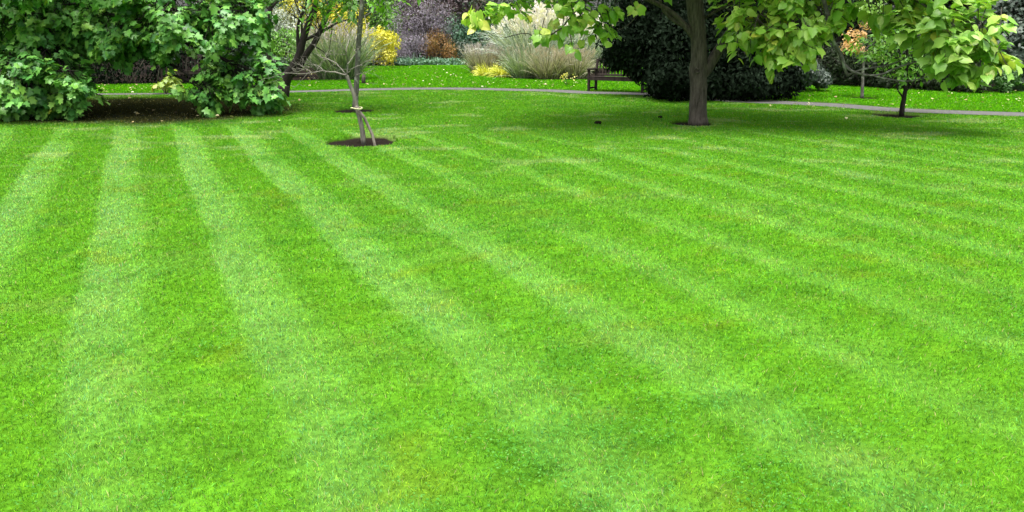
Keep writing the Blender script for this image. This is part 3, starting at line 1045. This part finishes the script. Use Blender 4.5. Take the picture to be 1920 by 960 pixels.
# ------------------------------------------------------------------ the two young trees in the circle beds, with the stake
def young_trees():
    b = ground(682, 268) + np.array([0, 0, -.06])
    d = b[1]
    e = empty("bare_sapling", tuple(b), "leaning bare grey sapling with leafless twigs, in the nearest round soil bed", "tree")
    wd = Wood()
    p = lambda x, y, o=0: at(x, y, d + o)
    limb(wd, [p(682, 272), p(679.5, 245), p(674, 220), p(668, 198), p(663, 176), p(656, 158), p(650, 141)], .042, .026, 16, 10, .06)
    for pts, r in [(([650, 141], [632, 137], [610, 133], [585, 136], [560, 139], [530, 137]), 0.0136), (([650, 141], [640, 128], [625, 116], [606, 108], [590, 100]), 0.0112),
                   (([650, 141], [652, 120], [648, 95], [655, 70], [640, 45]), 0.0124), (([650, 141], [660, 130], [676, 122], [695, 112]), 0.0087),
                   (([610, 133], [595, 124], [575, 126], [552, 120]), 0.0074), (([585, 136], [570, 130], [548, 128]), 0.0062), (([652, 120], [668, 100], [690, 70], [684, 30]), 0.0087), (([648, 95], [632, 78], [600, 68]), 0.0062),
                   (([668, 140], [685, 135], [700, 128]), 0.0056)]:
        q = [p(a, c, rs.uniform(-.15, .15)) for a, c in pts]
        cc = limb(wd, q, r, r * .4, 10, 6, 0, .008)
        for i in range(5):
            k = rs.randint(3, 10)
            twig(wd, cc[k], unit(cc[k] - cc[k - 2] + rs.normal(0, .15, 3)), .3, r * .4, 1, .6)
    wd.build("trunk", M["twig_pale"], e)
    s = empty("support_stake", tuple(ground(704, 270)), "weathered brown wooden stake propped against the bare sapling", "stake")
    sw = Wood()
    sw.tube([ground(705, 272) + [0, .0, -.1], at(698, 252, d - .02), at(684, 222, d - .07), at(667, 199, d - .09)], [.024, .024, .023, .021], 8, .05)
    sw.build("pole", M["stake"], s)
    tw = Wood()
    c = at(668.5, 203, d - .04)
    tw.tube([c + np.array([math.cos(a) * .085, math.sin(a) * .1, .01 * math.sin(2 * a)]) for a in np.linspace(0, 6.283, 16)], .012, 6, .1, False)
    tw.build("tie", noise_mat("pale tie", (.28, .3, .14), (.45, .46, .28), 40), s)

    # the tree behind
    b = ground(665.5, 206.5) + np.array([0, 0, -.05])
    d2 = b[1]
    e = empty("young_tree", tuple(b), "slender grey-barked young tree just behind the bare leaning sapling", "tree")
    wd = Wood()
    p = lambda x, y, o=0: at(x, y, d2 + o)
    limb(wd, [p(665, 209), p(667, 180), p(669, 150), p(671, 110), p(674, 60), p(679, 10), p(682, -60), p(680, -150)], .066, .045, 18, 12, .05)
    tops = []
    for pts, r in [(([674, 50], [660, 30], [650, 5], [640, -40]), .03), (([676, 35], [700, 20], [720, -10]), .025), (([680, -20], [640, -50], [600, -60], [560, -40]), .03), (([682, -60], [740, -90], [780, -80]), .03)]:
        limb(wd, [p(*q) for q in pts], r, r * .4, 8, 6)
    wd.build("trunk", M["bark_young"], e)
    # compound leaves: leaflets along drooping stalks
    P, T, N, SZ, R = [], [], [], [], []
    ls = Wood()

    def frond(a, b2, n=11, lf=.19):
        c = curve([a, (a + b2) / 2 + np.array([0, 0, .1]), b2], n)
        ls.tube(c, np.linspace(.006, .003, n), 4, 0, False)
        ax = unit(b2 - a)
        sd = unit(np.cross(ax, [0, 0, 1.0]) + rs.normal(0, .3, 3))
        rv = rs.rand()
        for i in range(1, n):
            for sg in (-1, 1):
                P.append(c[i])
                T.append(unit(ax * .5 + sd * sg + np.array([0, 0, -.35]) + rs.normal(0, .15, 3)))
                N.append(unit(np.array([0, 0, 1.0]) + rs.normal(0, .25, 3)))
                SZ.append(lf * rs.uniform(.8, 1.15))
                R.append(np.clip(.35 * rv + .65 * rs.rand(), 0, 1))
    for (x0, y0, x1, y1) in [(655, -8, 612, 14), (650, -20, 598, -4), (660, 0, 632, 34), (662, -5, 660, 36), (670, -15, 700, 12), (668, 5, 652, 30), (640, -30, 580, -12), (690, -30, 740, -6), (650, -10, 618, 24), (700, -20, 760, 4)]:
        frond(p(x0, y0, rs.uniform(-.8, 0)), p(x1, y1, rs.uniform(-1.4, -.5)))
    for i in range(22):
        a = p(rs.uniform(585, 725), rs.uniform(-28, 22), rs.uniform(-1, 1))
        frond(a, a + rs.normal(0, .22, 3) + np.array([0, 0, -.2]), 8, .14)
    for i in range(60):
        a = p(rs.uniform(560, 790), rs.uniform(-150, -30), rs.uniform(-1.5, 1.5))
        frond(a, a + rs.normal(0, .35, 3) + np.array([0, 0, -.25]), 9)
    leaves("crown", OVAL, np.array(P), np.array(T), np.array(N), np.array(SZ), M["green_bright"], e, np.array(R))
    ls.build("leaf_stalks", M["stem_brown"], e)


young_trees()

# ------------------------------------------------------------------ dark multi-stemmed tree and its neighbour
def dark_tree():
    b = ground(531, 182)
    d = b[1]
    e = empty("dark_stemmed_tree", tuple(b), "black-barked tree forking into several leaning stems beside the path", "tree")
    wd = Wood()
    p = lambda x, y, o=0: at(x, y, d + o)
    limb(wd, [p(529, 185), p(531, 168), p(537, 148), p(548, 128), p(560, 106), p(568, 75), p(578, 45), p(592, 5), p(600, -60)], .17, .05, 18, 12, .06)
    wd.tube([p(524, 188), p(528, 180), p(531, 171), p(534, 158)], [.30, .225, .18, .15], 12, .07)
    limb(wd, [p(541, 140), p(558, 128), p(572, 105), p(590, 80), p(604, 50), p(618, 20), p(640, -40)], .12, .035, 14, 9, .05)
    limb(wd, [p(570, 76), p(590, 66), p(612, 55), p(632, 43), p(655, 36)], .05, .02, 10, 7)
    limb(wd, [p(560, 106), p(558, 70), p(560, 40), p(572, 15), p(580, -30)], .05, .025, 10, 7)
    limb(wd, [p(565, 85), p(566, 55), p(564, 30), p(552, 0)], .035, .015, 10, 6)
    limb(wd, [p(586, 85), p(608, 98), p(620, 118), p(640, 128)], .018, .008, 8, 5)
    limb(wd, [p(623, 50), p(620, 75), p(614, 110)], .014, .007, 7, 5)
    for i in range(26):
        twig(wd, p(rs.uniform(550, 625), rs.uniform(0, 60)), (rs.normal(0, .6), rs.normal(0, .4), .7), .55, .012, 2, .6)
    wd.build("trunk", M["bark_black"], e)
    L = [px_lobe(590, -25, 70, 26, d, 1.2), px_lobe(540, -30, 60, 30, d, 1), px_lobe(640, -50, 60, 30, d, 1), px_lobe(580, -110, 120, 60, d, 2, .7), px_lobe(520, 10, 28, 22, d, .5, .6)]
    P, T, N, SZ, R = clump_sprays(L, 130, 9, .3, .10, .3, .5)
    leaves("crown", OVAL, P, T, N, SZ, M["green_mid"], e, R)

    b = ground(506, 160)
    d = b[1]
    e = empty("slim_dark_tree", tuple(b), "slim upright dark trunk rising from green foliage left of the forking tree", "tree")
    wd = Wood()
    limb(wd, [b + [0, 0, -.05], at(505, 120, d), at(503, 80, d), at(505, 40, d), at(508, 5, d), at(515, -60, d), at(512, -160, d)], .085, .06, 14, 9, .05)
    limb(wd, [at(507, 18, d), at(495, 8, d), at(480, -20, d)], .05, .03, 6, 7)
    limb(wd, [at(507, 15, d), at(520, 2, d), at(535, -25, d)], .05, .03, 6, 7)
    wd.build("trunk", M["bark_black"], e)
    L = [px_lobe(505, -90, 90, 60, d, 2), px_lobe(500, 5, 40, 14, d, .6, .6)]
    P, T, N, SZ, R = clump_sprays(L, 130, 9, .3, .11, .3, .5)
    leaves("crown", OVAL, P, T, N, SZ, M["green_dark"], e, R)


dark_tree()

# ------------------------------------------------------------------ small trees at the right
def right_trees():
    b = ground(1690, 216) + np.array([0, 0, -.05])
    d = b[1]
    e = empty("small_tree", tuple(b), "small tree with thin dark trunk in a round soil bed below the drooping pale leaves", "tree")
    p = lambda x, y, o=0: at(x, y, d + o)
    wd = Wood()
    limb(wd, [p(1690, 219), p(1692, 200), p(1695, 184), p(1697, 172), p(1700, 150), p(1700, 110), p(1704, 60), p(1710, 0)], .06, .02, 14, 8, .05)
    limb(wd, [p(1694, 186), p(1690, 178), p(1684, 170), p(1676, 150), p(1660, 120)], .022, .009, 9, 6)
    limb(wd, [p(1697, 172), p(1706, 164), p(1716, 150), p(1735, 120)], .022, .009, 9, 6)
    for i in range(14):
        twig(wd, p(rs.uniform(1680, 1720), rs.uniform(110, 165)), (rs.normal(0, .7), rs.normal(0, .5), .4), .4, .008, 1)
    wd.build("trunk", M["bark_black"], e)
    L = [px_lobe(1700, 95, 60, 40, d, .7), px_lobe(1690, 130, 40, 18, d, .5, .7), px_lobe(1650, 85, 40, 30, d, .5), px_lobe(1720, 40, 60, 40, d, .8), px_lobe(1745, 110, 40, 25, d, .5, .8)]
    P, T, N, SZ, R = clump_sprays(L, 130, 8, .25, .13, .4, .5)
    leaves("crown", OVAL, P, T, N, SZ, M["green_bright"], e, R)

    b = ground(1617, 183) + np.array([0, 0, -.05])
    d = b[1]
    e = empty("peach_leaved_sapling", tuple(b), "slim sapling with peach-tinted leaves standing on the far lawn", "tree")
    p = lambda x, y, o=0: at(x, y, d + o)
    wd = Wood()
    limb(wd, [p(1616, 186), p(1617, 165), p(1618, 140), p(1619, 110), p(1617, 70), p(1618, 20)], .05, .02, 12, 8, .04)
    for x, y in [(1592, 78), (1600, 55), (1640, 80), (1655, 60), (1630, 45), (1600, 90), (1640, 100)]:
        limb(wd, [p(1618, y + 18), p((x + 1618) / 2, y + 6, rs.uniform(-.3, .3)), p(x, y, rs.uniform(-.4, .4))], .014, .006, 6, 5)
    wd.build("trunk", M["bark_young"], e)
    L = [px_lobe(1600, 88, 22, 14, d, .4), px_lobe(1592, 78, 14, 10, d, .3), px_lobe(1606, 62, 22, 10, d, .4), px_lobe(1632, 45, 20, 10, d, .4)]
    P, T, N, SZ, R = foliage(L, 420, .10, inner=.2, flop=.4)
    L = [px_lobe(1645, 85, 24, 24, d, .4), px_lobe(1620, 100, 22, 10, d, .3), px_lobe(1655, 110, 20, 8, d, .3), px_lobe(1630, 20, 40, 25, d, .6)]
    P2, T2, N2, SZ2, R2 = foliage(L, 420, .12, inner=.2, flop=.4)
    leaves("crown", OVAL, np.vstack([P, P2]), np.vstack([T, T2]), np.vstack([N, N2]), np.concatenate([SZ, SZ2]), M["peach"], e, np.concatenate([.55 + .45 * R, .48 * R2]))


right_trees()

# ------------------------------------------------------------------ benches
def box(V, Fc, c, sx, sy, sz, R=None, bev=.006):
    """a bar with small chamfers, oriented by R"""
    R = np.eye(3) if R is None else R
    hx, hy, hz = sx / 2, sy / 2, sz / 2
    b = min(bev, hx * .4, hy * .4, hz * .4)
    base = len(V)
    for sgx in (-1, 1):
        for sgy in (-1, 1):
            for sgz in (-1, 1):
                for a in range(3):
                    q = np.array([sgx * (hx - (b if a != 0 else 0)), sgy * (hy - (b if a != 1 else 0)), sgz * (hz - (b if a != 2 else 0))])
                    V.append(tuple(np.array(c) + R @ q))
    i = lambda x, y, z, a: base + ((x * 2 + y) * 2 + z) * 3 + a
    fs = []
    for x in (0, 1):
        fs.append([i(x, 0, 0, 0), i(x, 1, 0, 0), i(x, 1, 1, 0), i(x, 0, 1, 0)])
        fs.append([i(0, x, 0, 1), i(1, x, 0, 1), i(1, x, 1, 1), i(0, x, 1, 1)])
        fs.append([i(0, 0, x, 2), i(1, 0, x, 2), i(1, 1, x, 2), i(0, 1, x, 2)])
        for y in (0, 1):
            fs.append([i(x, y, 0, 0), i(x, y, 0, 1), i(x, y, 1, 1), i(x, y, 1, 0)])
            fs.append([i(x, 0, y, 0), i(x, 0, y, 2), i(x, 1, y, 2), i(x, 1, y, 0)])
            fs.append([i(0, x, y, 1), i(0, x, y, 2), i(1, x, y, 2), i(1, x, y, 1)])
            for z in (0, 1):
                fs.append([i(x, y, z, 0), i(x, y, z, 1), i(x, y, z, 2)])
    Fc.extend(fs)


def bars(name, specs, mat, parent):
    V, Fc = [], []
    for s in specs:
        box(V, Fc, *s)
    me = bpy.data.meshes.new(name)
    me.from_pydata(V, [], [tuple(f) for f in Fc])
    me.update()
    import bmesh
    bm = bmesh.new()
    bm.from_mesh(me)
    bmesh.ops.recalc_face_normals(bm, faces=bm.faces)
    bm.to_mesh(me)
    bm.free()
    o = bpy.data.objects.new(name, me)
    COL.objects.link(o)
    me.materials.append(mat)
    o.parent = parent
    return o


def make_bench(label):
    e = empty("garden_bench", (0, 0, 0), label, "bench", "wooden garden benches")
    W = 1.8
    tilt = .16
    Rb = np.array([[1, 0, 0], [0, math.cos(tilt), -math.sin(tilt)], [0, math.sin(tilt), math.cos(tilt)]])
    Rb = Rb.T
    m = M["bench"]
    for sx in (-1, 1):
        x = sx * (W / 2 - .04)
        bars("leg", [((x, -.26, .31), .07, .07, .62)], m, e)                      # front leg
        bars("leg", [((x, .22, .21), .07, .075, .42), ((x, .265, .66), .066, .07, .56, Rb)], m, e)   # rear leg and back post
        bars("armrest", [((x, -.03, .645), .09, .60, .045)], m, e)
        bars("side_rail", [((x, -.02, .36), .045, .41, .07)], m, e)
        bars("stretcher", [((x, -.02, .10), .04, .41, .05)], m, e)
    bars("seat", [((0, -.27 + i * .093, .435 - i * .004), W - .10 if i else W - .152, .075, .028) for i in range(6)] + [((0, -.285, .37), W - .16, .035, .085), ((0, .20, .37), W - .16, .035, .085)], m, e)
    sl = [((-W / 2 + .14 + i * (W - .28) / 15, .275, .67), .045, .018, .38, Rb) for i in range(16)]
    bars("backrest", [((0, .315, .90), W - .15, .045, .10, Rb), ((0, .235, .47), W - .15, .04, .06, Rb)] + sl, m, e)
    return e


bench = make_bench("dark wooden garden bench by the path, half covered by the blackish evergreen")
pa, pb = ground(1101.5, 171.5), ground(1208, 175.5)
ang = math.atan2(pb[1] - pa[1], pb[0] - pa[0])
mid = (pa + pb) / 2
bench.location = (mid[0] - .26 * math.sin(ang), mid[1] + .26 * math.cos(ang) + .1, .0)
bench.rotation_euler = (0, 0, ang)

b2 = bench.copy()
COL.objects.link(b2)
b2["label"] = "dark wooden garden bench glimpsed beneath the sweeping boughs of the lobed-leaf tree"
for ch in bench.children:
    c2 = ch.copy()
    COL.objects.link(c2)
    c2.parent = b2
gb = ground(352, 158)
b2.location = (gb[0], gb[1] + .3, 0)
b2.rotation_euler = (0, 0, math.radians(10))

# ------------------------------------------------------------------ shrubs and grasses of the borders
shrub("silver_shrub", "pale silvery shrub behind the forking black stems", "shrub", 545, 126, 90, 125, 3500, .14, M["silver"], depth=2.2)
shrub("leafy_shrub", "bright green leafy shrub between the slim dark trunk and the forking tree", "shrub", 530, 146, 100, 105, 4500, .12, M["green_bright"], depth=2)
shrub("leafy_shrub", "dark green bush low beside the foot of the forking black tree", "shrub", 500, 156, 80, 60, 2600, .12, M["green_dark"], depth=1.6)
shrub("golden_shrub", "tall golden shrub seen through the stems of the forking tree", "shrub", 602, 123, 160, 145, 7000, .17, M["gold"], depth=3)
shrub("golden_shrub", "round golden shrub right of the slender grey trunk", "shrub", 702, 124, 84, 76, 4200, .16, M["gold"], depth=2.2)
shrub("leafy_shrub", "green and yellow bush above the round golden shrub", "shrub", 708, 117, 90, 118, 4200, .18, M["green_bright"], depth=2)
shrub("purple_shrub", "tall purple-grey shrub with arching twigs in the middle of the border", "shrub", 788, 119, 132, 134, 7500, .15, M["purple"], SLIM, depth=3, stems=40, stem_mat=M["purple"] if False else M["twig_dark"], flop=.5)
shrub("purple_shrub", "low spreading purple-grey shrub in front of the tall one", "shrub", 768, 121, 84, 62, 3200, .15, M["purple"], SLIM, depth=1.8, flop=.6)
shrub("rust_shrub", "rust-brown rounded shrub beside the purple-grey one", "shrub", 823, 119, 74, 66, 4200, .09, M["rust"], depth=2)
shrub("bluegreen_shrub", "blue-green feathery shrub behind the rust-brown shrub", "shrub", 872, 117, 110, 88, 5200, .16, M["bluegreen"], SPRAY, depth=2.4)
shrub("lime_shrub", "lime green shrub at the back of the border", "shrub", 880, 111, 130, 104, 5200, .17, M["lime"], depth=3)
shrub("greygreen_shrub", "low grey-green shrub left of the pale plumed grass", "shrub", 888, 121, 80, 46, 2600, .12, M["greygreen"], depth=1.6)
shrub("flecked_shrub", "dark shrub with pale flecks behind the purple-grey shrub", "shrub", 850, 108, 120, 140, 5200, .2, M["flecked"], depth=3)
shrub("leafy_shrub", "tall mid-green shrub behind the white plumed grass", "shrub", 955, 110, 150, 130, 5600, .2, M["green_mid"], depth=3)
shrub("burgundy_shrub", "dark burgundy shrub behind the white plumes", "shrub", 1062, 109, 110, 120, 4200, .2, M["burgundy"], depth=3)
shrub("leafy_shrub", "dark green shrub between the bench and the white plumes", "shrub", 1120, 118, 100, 110, 4200, .18, M["green_dark"], depth=3)
shrub("greygreen_shrub", "feathery grey-green shrub right of the blackish evergreen", "shrub", 1515, 174, 100, 78, 5200, .13, M["greygreen"], SPRAY, depth=2)
grass_clump("border_tuft", "small arching green tuft at the foot of the purple shrub", "grass clump", 775, 122, 38, 22, 260, M["bluegreen"], .03, .8, 1.4)
# ornamental grasses
grass_clump("ornamental_grass", "tall fountain grass with pinkish plumes behind the young tree", "ornamental grass", 628, 151, 128, 92, 1500, M["blade_grey"], .028, .42, .6, M["plume_pink"], 130, .28, .06)
grass_clump("ornamental_grass", "pale feathery grass leaning left at the island bed's tip", "ornamental grass", 905, 138, 78, 46, 600, M["blade_straw"], .022, .5, .4, M["plume_pink"], 110, .28, .055)
grass_clump("ornamental_grass", "low golden grass at the front of the island bed, left clump", "ornamental grass", 915, 143, 44, 26, 420, M["blade_gold"], .035, .75, 1.1)
grass_clump("ornamental_grass", "low golden grass at the front of the island bed, right clump", "ornamental grass", 942, 145.5, 36, 28, 420, M["blade_gold"], .035, .75, 1.1)
grass_clump("ornamental_grass", "grey-green grass mound beside the low golden grass", "ornamental grass", 985, 148, 84, 54, 800, M["blade_grey"], .026, .5, .6, M["plume_beige"], 50, .16, .04)
grass_clump("ornamental_grass", "beige grass mound in the middle of the island bed", "ornamental grass", 1030, 150, 80, 54, 800, M["blade_straw"], .024, .5, .6, M["plume_beige"], 120, .16, .045)
grass_clump("ornamental_grass", "beige grass mound nearest the bench", "ornamental grass", 1078, 149.5, 70, 52, 700, M["blade_straw"], .024, .5, .6, M["plume_beige"], 110, .16, .045)
grass_clump("ornamental_grass", "russet grass tuft behind the golden grass", "ornamental grass", 955, 138, 50, 42, 600, M["rust"], .012, .5, .6, M["plume_pink"], 50, .16, .045)
grass_clump("ornamental_grass", "great silvery grass with tall white plumes at the back of the island bed", "ornamental grass", 1010, 138, 150, 106, 1500, M["blade_pale"], .042, .5, .8, M["plume_white"], 170, .40, .12)
grass_clump("ornamental_grass", "silvery striped grass with white plumes left of the bench", "ornamental grass", 1085, 137, 100, 90, 1000, M["blade_pale"], .042, .5, .8, M["plume_white"], 80, .38, .11)


def small_plants():
    # yellow flowering plant in the grass
    b = ground(1063, 160)
    e = empty("yellow_flower_plant", tuple(b), "little yellow-flowered plant standing in the grass left of the bench", "plant")
    wd = Wood()
    P = []
    for i in range(6):
        t = b + np.array([rs.normal(0, .12), rs.normal(0, .1), rs.uniform(.12, .32)])
        limb(wd, [b, (b + t) / 2 + rs.normal(0, .02, 3), t], .006, .004, 5, 4)
        P.append(t + rs.normal(0, .04, (9, 3)))
    wd.build("stem", M["green_mid"], e)
    petal = leaf_mat("yellow petal", [(.6, .55, .08), (.75, .7, .25)], .5, .3)
    for q in P:
        leaves("flower_head", OVAL, q, rs.normal(0, 1, q.shape), rs.normal(0, 1, q.shape), rs.uniform(.05, .1, len(q)), petal, e)
    # yellow green seedling left
    b = ground(311, 176)
    e = empty("maple_seedling", tuple(b), "yellow-green lobed-leaf seedling beside the path under the big tree", "plant")
    wd = Wood()
    d = b[1]
    for x, y in [(300, 150), (312, 140), (322, 150), (332, 160), (292, 162)]:
        limb(wd, [b, (b + at(x, y, d)) / 2 + rs.normal(0, .03, 3), at(x, y, d)], .012, .006, 6, 5)
    wd.build("stem", M["stem_brown"], e)
    P, T, N, SZ, R = clump_sprays([px_lobe(310, 152, 20, 14, d, .3), px_lobe(328, 162, 16, 10, d, .25)], 16, 6, .14, .17, .5, .5)
    leaves("foliage", LOBED, P, T, N, SZ, M["seedling"], e, R)
    # short stump in the far bed
    b = ground(682, 156)
    wd = Wood()
    wd.tube([b + [0, 0, -.08], b + [.0, 0, .12], b + [.02, 0, .3]], [.08, .07, .06], 9, .08)
    tag(wd.build("tree_stump", M["stem_brown"]), "short brown stump beside a round soil bed beyond the path", "stump")


small_plants()

for px, py, rr, lb in [(1121, 233, .055, "larger dark clod of earth lying on the lawn in front of the bench"), (1238, 222, .035, "tiny dark clod of earth on the lawn left of the straight trunk")]:
    g = ground(px, py)
    d = sphere_dirs(60)
    import bmesh
    bm = bmesh.new()
    for v in d:
        k = rs.uniform(.7, 1.1) * rr
        bm.verts.new((g[0] + v[0] * k * 1.3, g[1] + v[1] * k, .03 + v[2] * k * .8))
    bmesh.ops.convex_hull(bm, input=bm.verts)
    me = bpy.data.meshes.new("earth_clod")
    bm.to_mesh(me)
    bm.free()
    tag(link("earth_clod", me, M["soil"]), lb, "clod", "clods of earth on the lawn")

# low ground cover along the border's edge
def ground_cover():
    n = 5200
    px = rs.uniform(676, 876, n)
    pts = np.array([ground(a, 122.5 - 1.5 * rs.rand()) for a in px])
    pts[:, 1] += rs.uniform(0, 1.3, n)
    pts[:, 2] = rs.uniform(.02, .3, n) * (.4 + fbm(pts[:, 0] * 1.2 + 30, pts[:, 1], 5, 2))
    o = leaves("ground_cover", OVAL, pts, rs.normal(0, 1, (n, 3)), unit(rs.normal(0, .6, (n, 3)) + [0, 0, 1]), rs.uniform(.08, .2, n), M["bluegreen"], None)
    tag(o, "low bluish ground cover along the edge of the border", None, None, 'stuff')


ground_cover()

# ------------------------------------------------------------------ hedges and backing trees
def hedge(name, label, ends, h, thick, n, leaf, mat, shape=OVAL, k=9, stems=40, stem_mat=None, arch=False, front_d=0.0, cat="hedge"):
    a, b = ground(*ends[0]), ground(*ends[1])
    off = np.array([0, thick * .5, 0])
    e = empty(name, tuple((a + b) / 2 + off), label, cat)
    L = []
    for i in range(k):
        t = (i + .5) / k
        c = a + (b - a) * t + off
        seg = np.linalg.norm(b - a) / k
        for lv in range(3):
            hh = h * rs.uniform(.85, 1.15)
            L.append((c + np.array([rs.normal(0, seg * .2), rs.normal(0, thick * .1), hh * (.2 + .3 * lv)]), (seg * .8, thick * .5, hh * .24), 1.0))
    P, T, N, SZ, R = foliage(L, n, leaf, inner=.5, rough=.3, flop=.3)
    leaves("foliage", shape, P, T, N, SZ, mat, e, R)
    wd = Wood()
    for i in range(stems):
        t = rs.rand()
        c = a + (b - a) * t + off * (rs.uniform(.15, 1.2) if not arch else rs.uniform(-.1, .3))
        s = rs.normal(0, .5 if not arch else .9)
        limb(wd, [c, c + [s * .35, rs.normal(0, .1), h * .3], c + [s, rs.normal(0, .3) - (.2 if arch else 0), h * rs.uniform(.4, .8)]], .022, .008, 7, 5)
    wd.build("stem", stem_mat or M["bark_black"], e)
    return e


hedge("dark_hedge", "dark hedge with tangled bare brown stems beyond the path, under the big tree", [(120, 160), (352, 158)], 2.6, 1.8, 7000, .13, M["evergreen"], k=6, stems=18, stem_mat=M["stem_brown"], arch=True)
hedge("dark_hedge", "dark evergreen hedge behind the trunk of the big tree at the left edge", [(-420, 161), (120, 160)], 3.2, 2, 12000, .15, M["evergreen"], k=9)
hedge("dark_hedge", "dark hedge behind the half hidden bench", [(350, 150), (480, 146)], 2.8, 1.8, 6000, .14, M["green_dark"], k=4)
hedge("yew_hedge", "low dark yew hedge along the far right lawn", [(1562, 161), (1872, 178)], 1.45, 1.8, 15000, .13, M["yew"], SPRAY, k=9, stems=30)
shrub("bluegreen_conifer", "tall blue-grey conifer at the right edge", "conifer", 1925, 172, 150, 260, 9000, .2, M["greygreen"], SPRAY, depth=3, k=14)
shrub("leafy_shrub", "small loose green shrub at the end of the yew hedge", "shrub", 1893, 176, 44, 52, 900, .10, M["green_mid"], depth=1)

def back_tree(label, px, d, h, wd_m, mat, n, leaf, trunk_r=.16, name="backing_tree", shape=OVAL, low=.14):
    g = at(px, 200, d)
    g[2] = 0
    e = empty(name, tuple(g), label, "tree", "trees closing off the garden")
    wd = Wood()
    limb(wd, [g + [0, 0, -.05], g + [.1, 0, h * .3], g + [-.1, .1, h * .6], g + [0, 0, h * .92]], trunk_r, .03, 10, 8, .05)
    for i in range(9):
        z = h * rs.uniform(.2, .7)
        a = rs.rand() * 6.283
        limb(wd, [g + [0, 0, z], g + [math.cos(a) * wd_m * .2, math.sin(a) * wd_m * .2, z + .5], g + [math.cos(a) * wd_m * .42, math.sin(a) * wd_m * .42, z + 1.0]], trunk_r * .35, .015, 6, 5)
    wd.build("trunk", M["bark_black"], e)
    L = []
    for i in range(15):
        a = rs.rand() * 6.283
        t = (i + .5) / 15
        sh = math.sqrt(max(.08, 1 - ((t - .38) / .72) ** 2))
        r = rs.uniform(.16, .26)
        L.append((g + np.array([math.cos(a) * wd_m * .36 * sh, math.sin(a) * wd_m * .36 * sh, h * (low + (1 - low - .1) * t)]), (wd_m * r, wd_m * r, h * r * .6), 1.0))
    P, T, N, SZ, R = foliage(L, n, leaf, inner=.4, rough=.3)
    leaves("crown", shape, P, T, N, SZ, mat, e, R)


for label, px, d, h, wm, mt in [
    ("dark tree at the far left behind the hedge", -420, 37, 8, 7, "green_dark"),
    ("dark green tree behind the hedge, above the left boughs", -120, 36, 8.5, 7, "green_dark"),
    ("dark tree behind the hedge with bare brown stems", 130, 38, 8, 6.5, "evergreen"),
    ("blackish tree behind the half hidden bench", 340, 40, 8.5, 6.5, "evergreen"),
    ("mid-green tree behind the silvery shrub", 500, 52, 9, 8, "green_mid"),
    ("dark green tree behind the tall golden shrub", 640, 56, 9.5, 8, "green_dark"),
    ("yellowish green tree behind the purple-grey shrub", 745, 58, 9, 8, "lime"),
    ("blackish tree behind the dark flecked shrub", 860, 57, 9, 8, "burgundy"),
    ("dark green tree behind the lime green shrub", 965, 58, 10, 9, "green_dark"),
    ("dark tree behind the burgundy shrub", 1090, 55, 10, 9, "green_dark"),
    ("dark tree behind the bench and blackish evergreen", 1230, 48, 9, 9, "green_dark"),
    ("dark tree behind the blackish evergreen's right side", 1430, 42, 9, 8, "evergreen"),
    ("dark green tree behind the feathery grey-green shrub", 1560, 36, 8, 6, "green_dark"),
    ("dark tree behind the peach-leaved sapling", 1660, 35, 8.5, 6, "yew"),
    ("dark tree behind the middle of the yew hedge", 1780, 33, 8, 6, "green_dark"),
    ("blackish tree behind the end of the yew hedge", 1880, 34, 9, 6, "yew"),
    ("dark green tree outside the right edge behind the conifer", 2080, 33, 9, 7, "green_dark")]:
    back_tree(label, px, d, h, wm, M[mt], 6500, .3 if d > 45 else .24, low=.1)

print("blades", NB, "objects", len(bpy.data.objects))
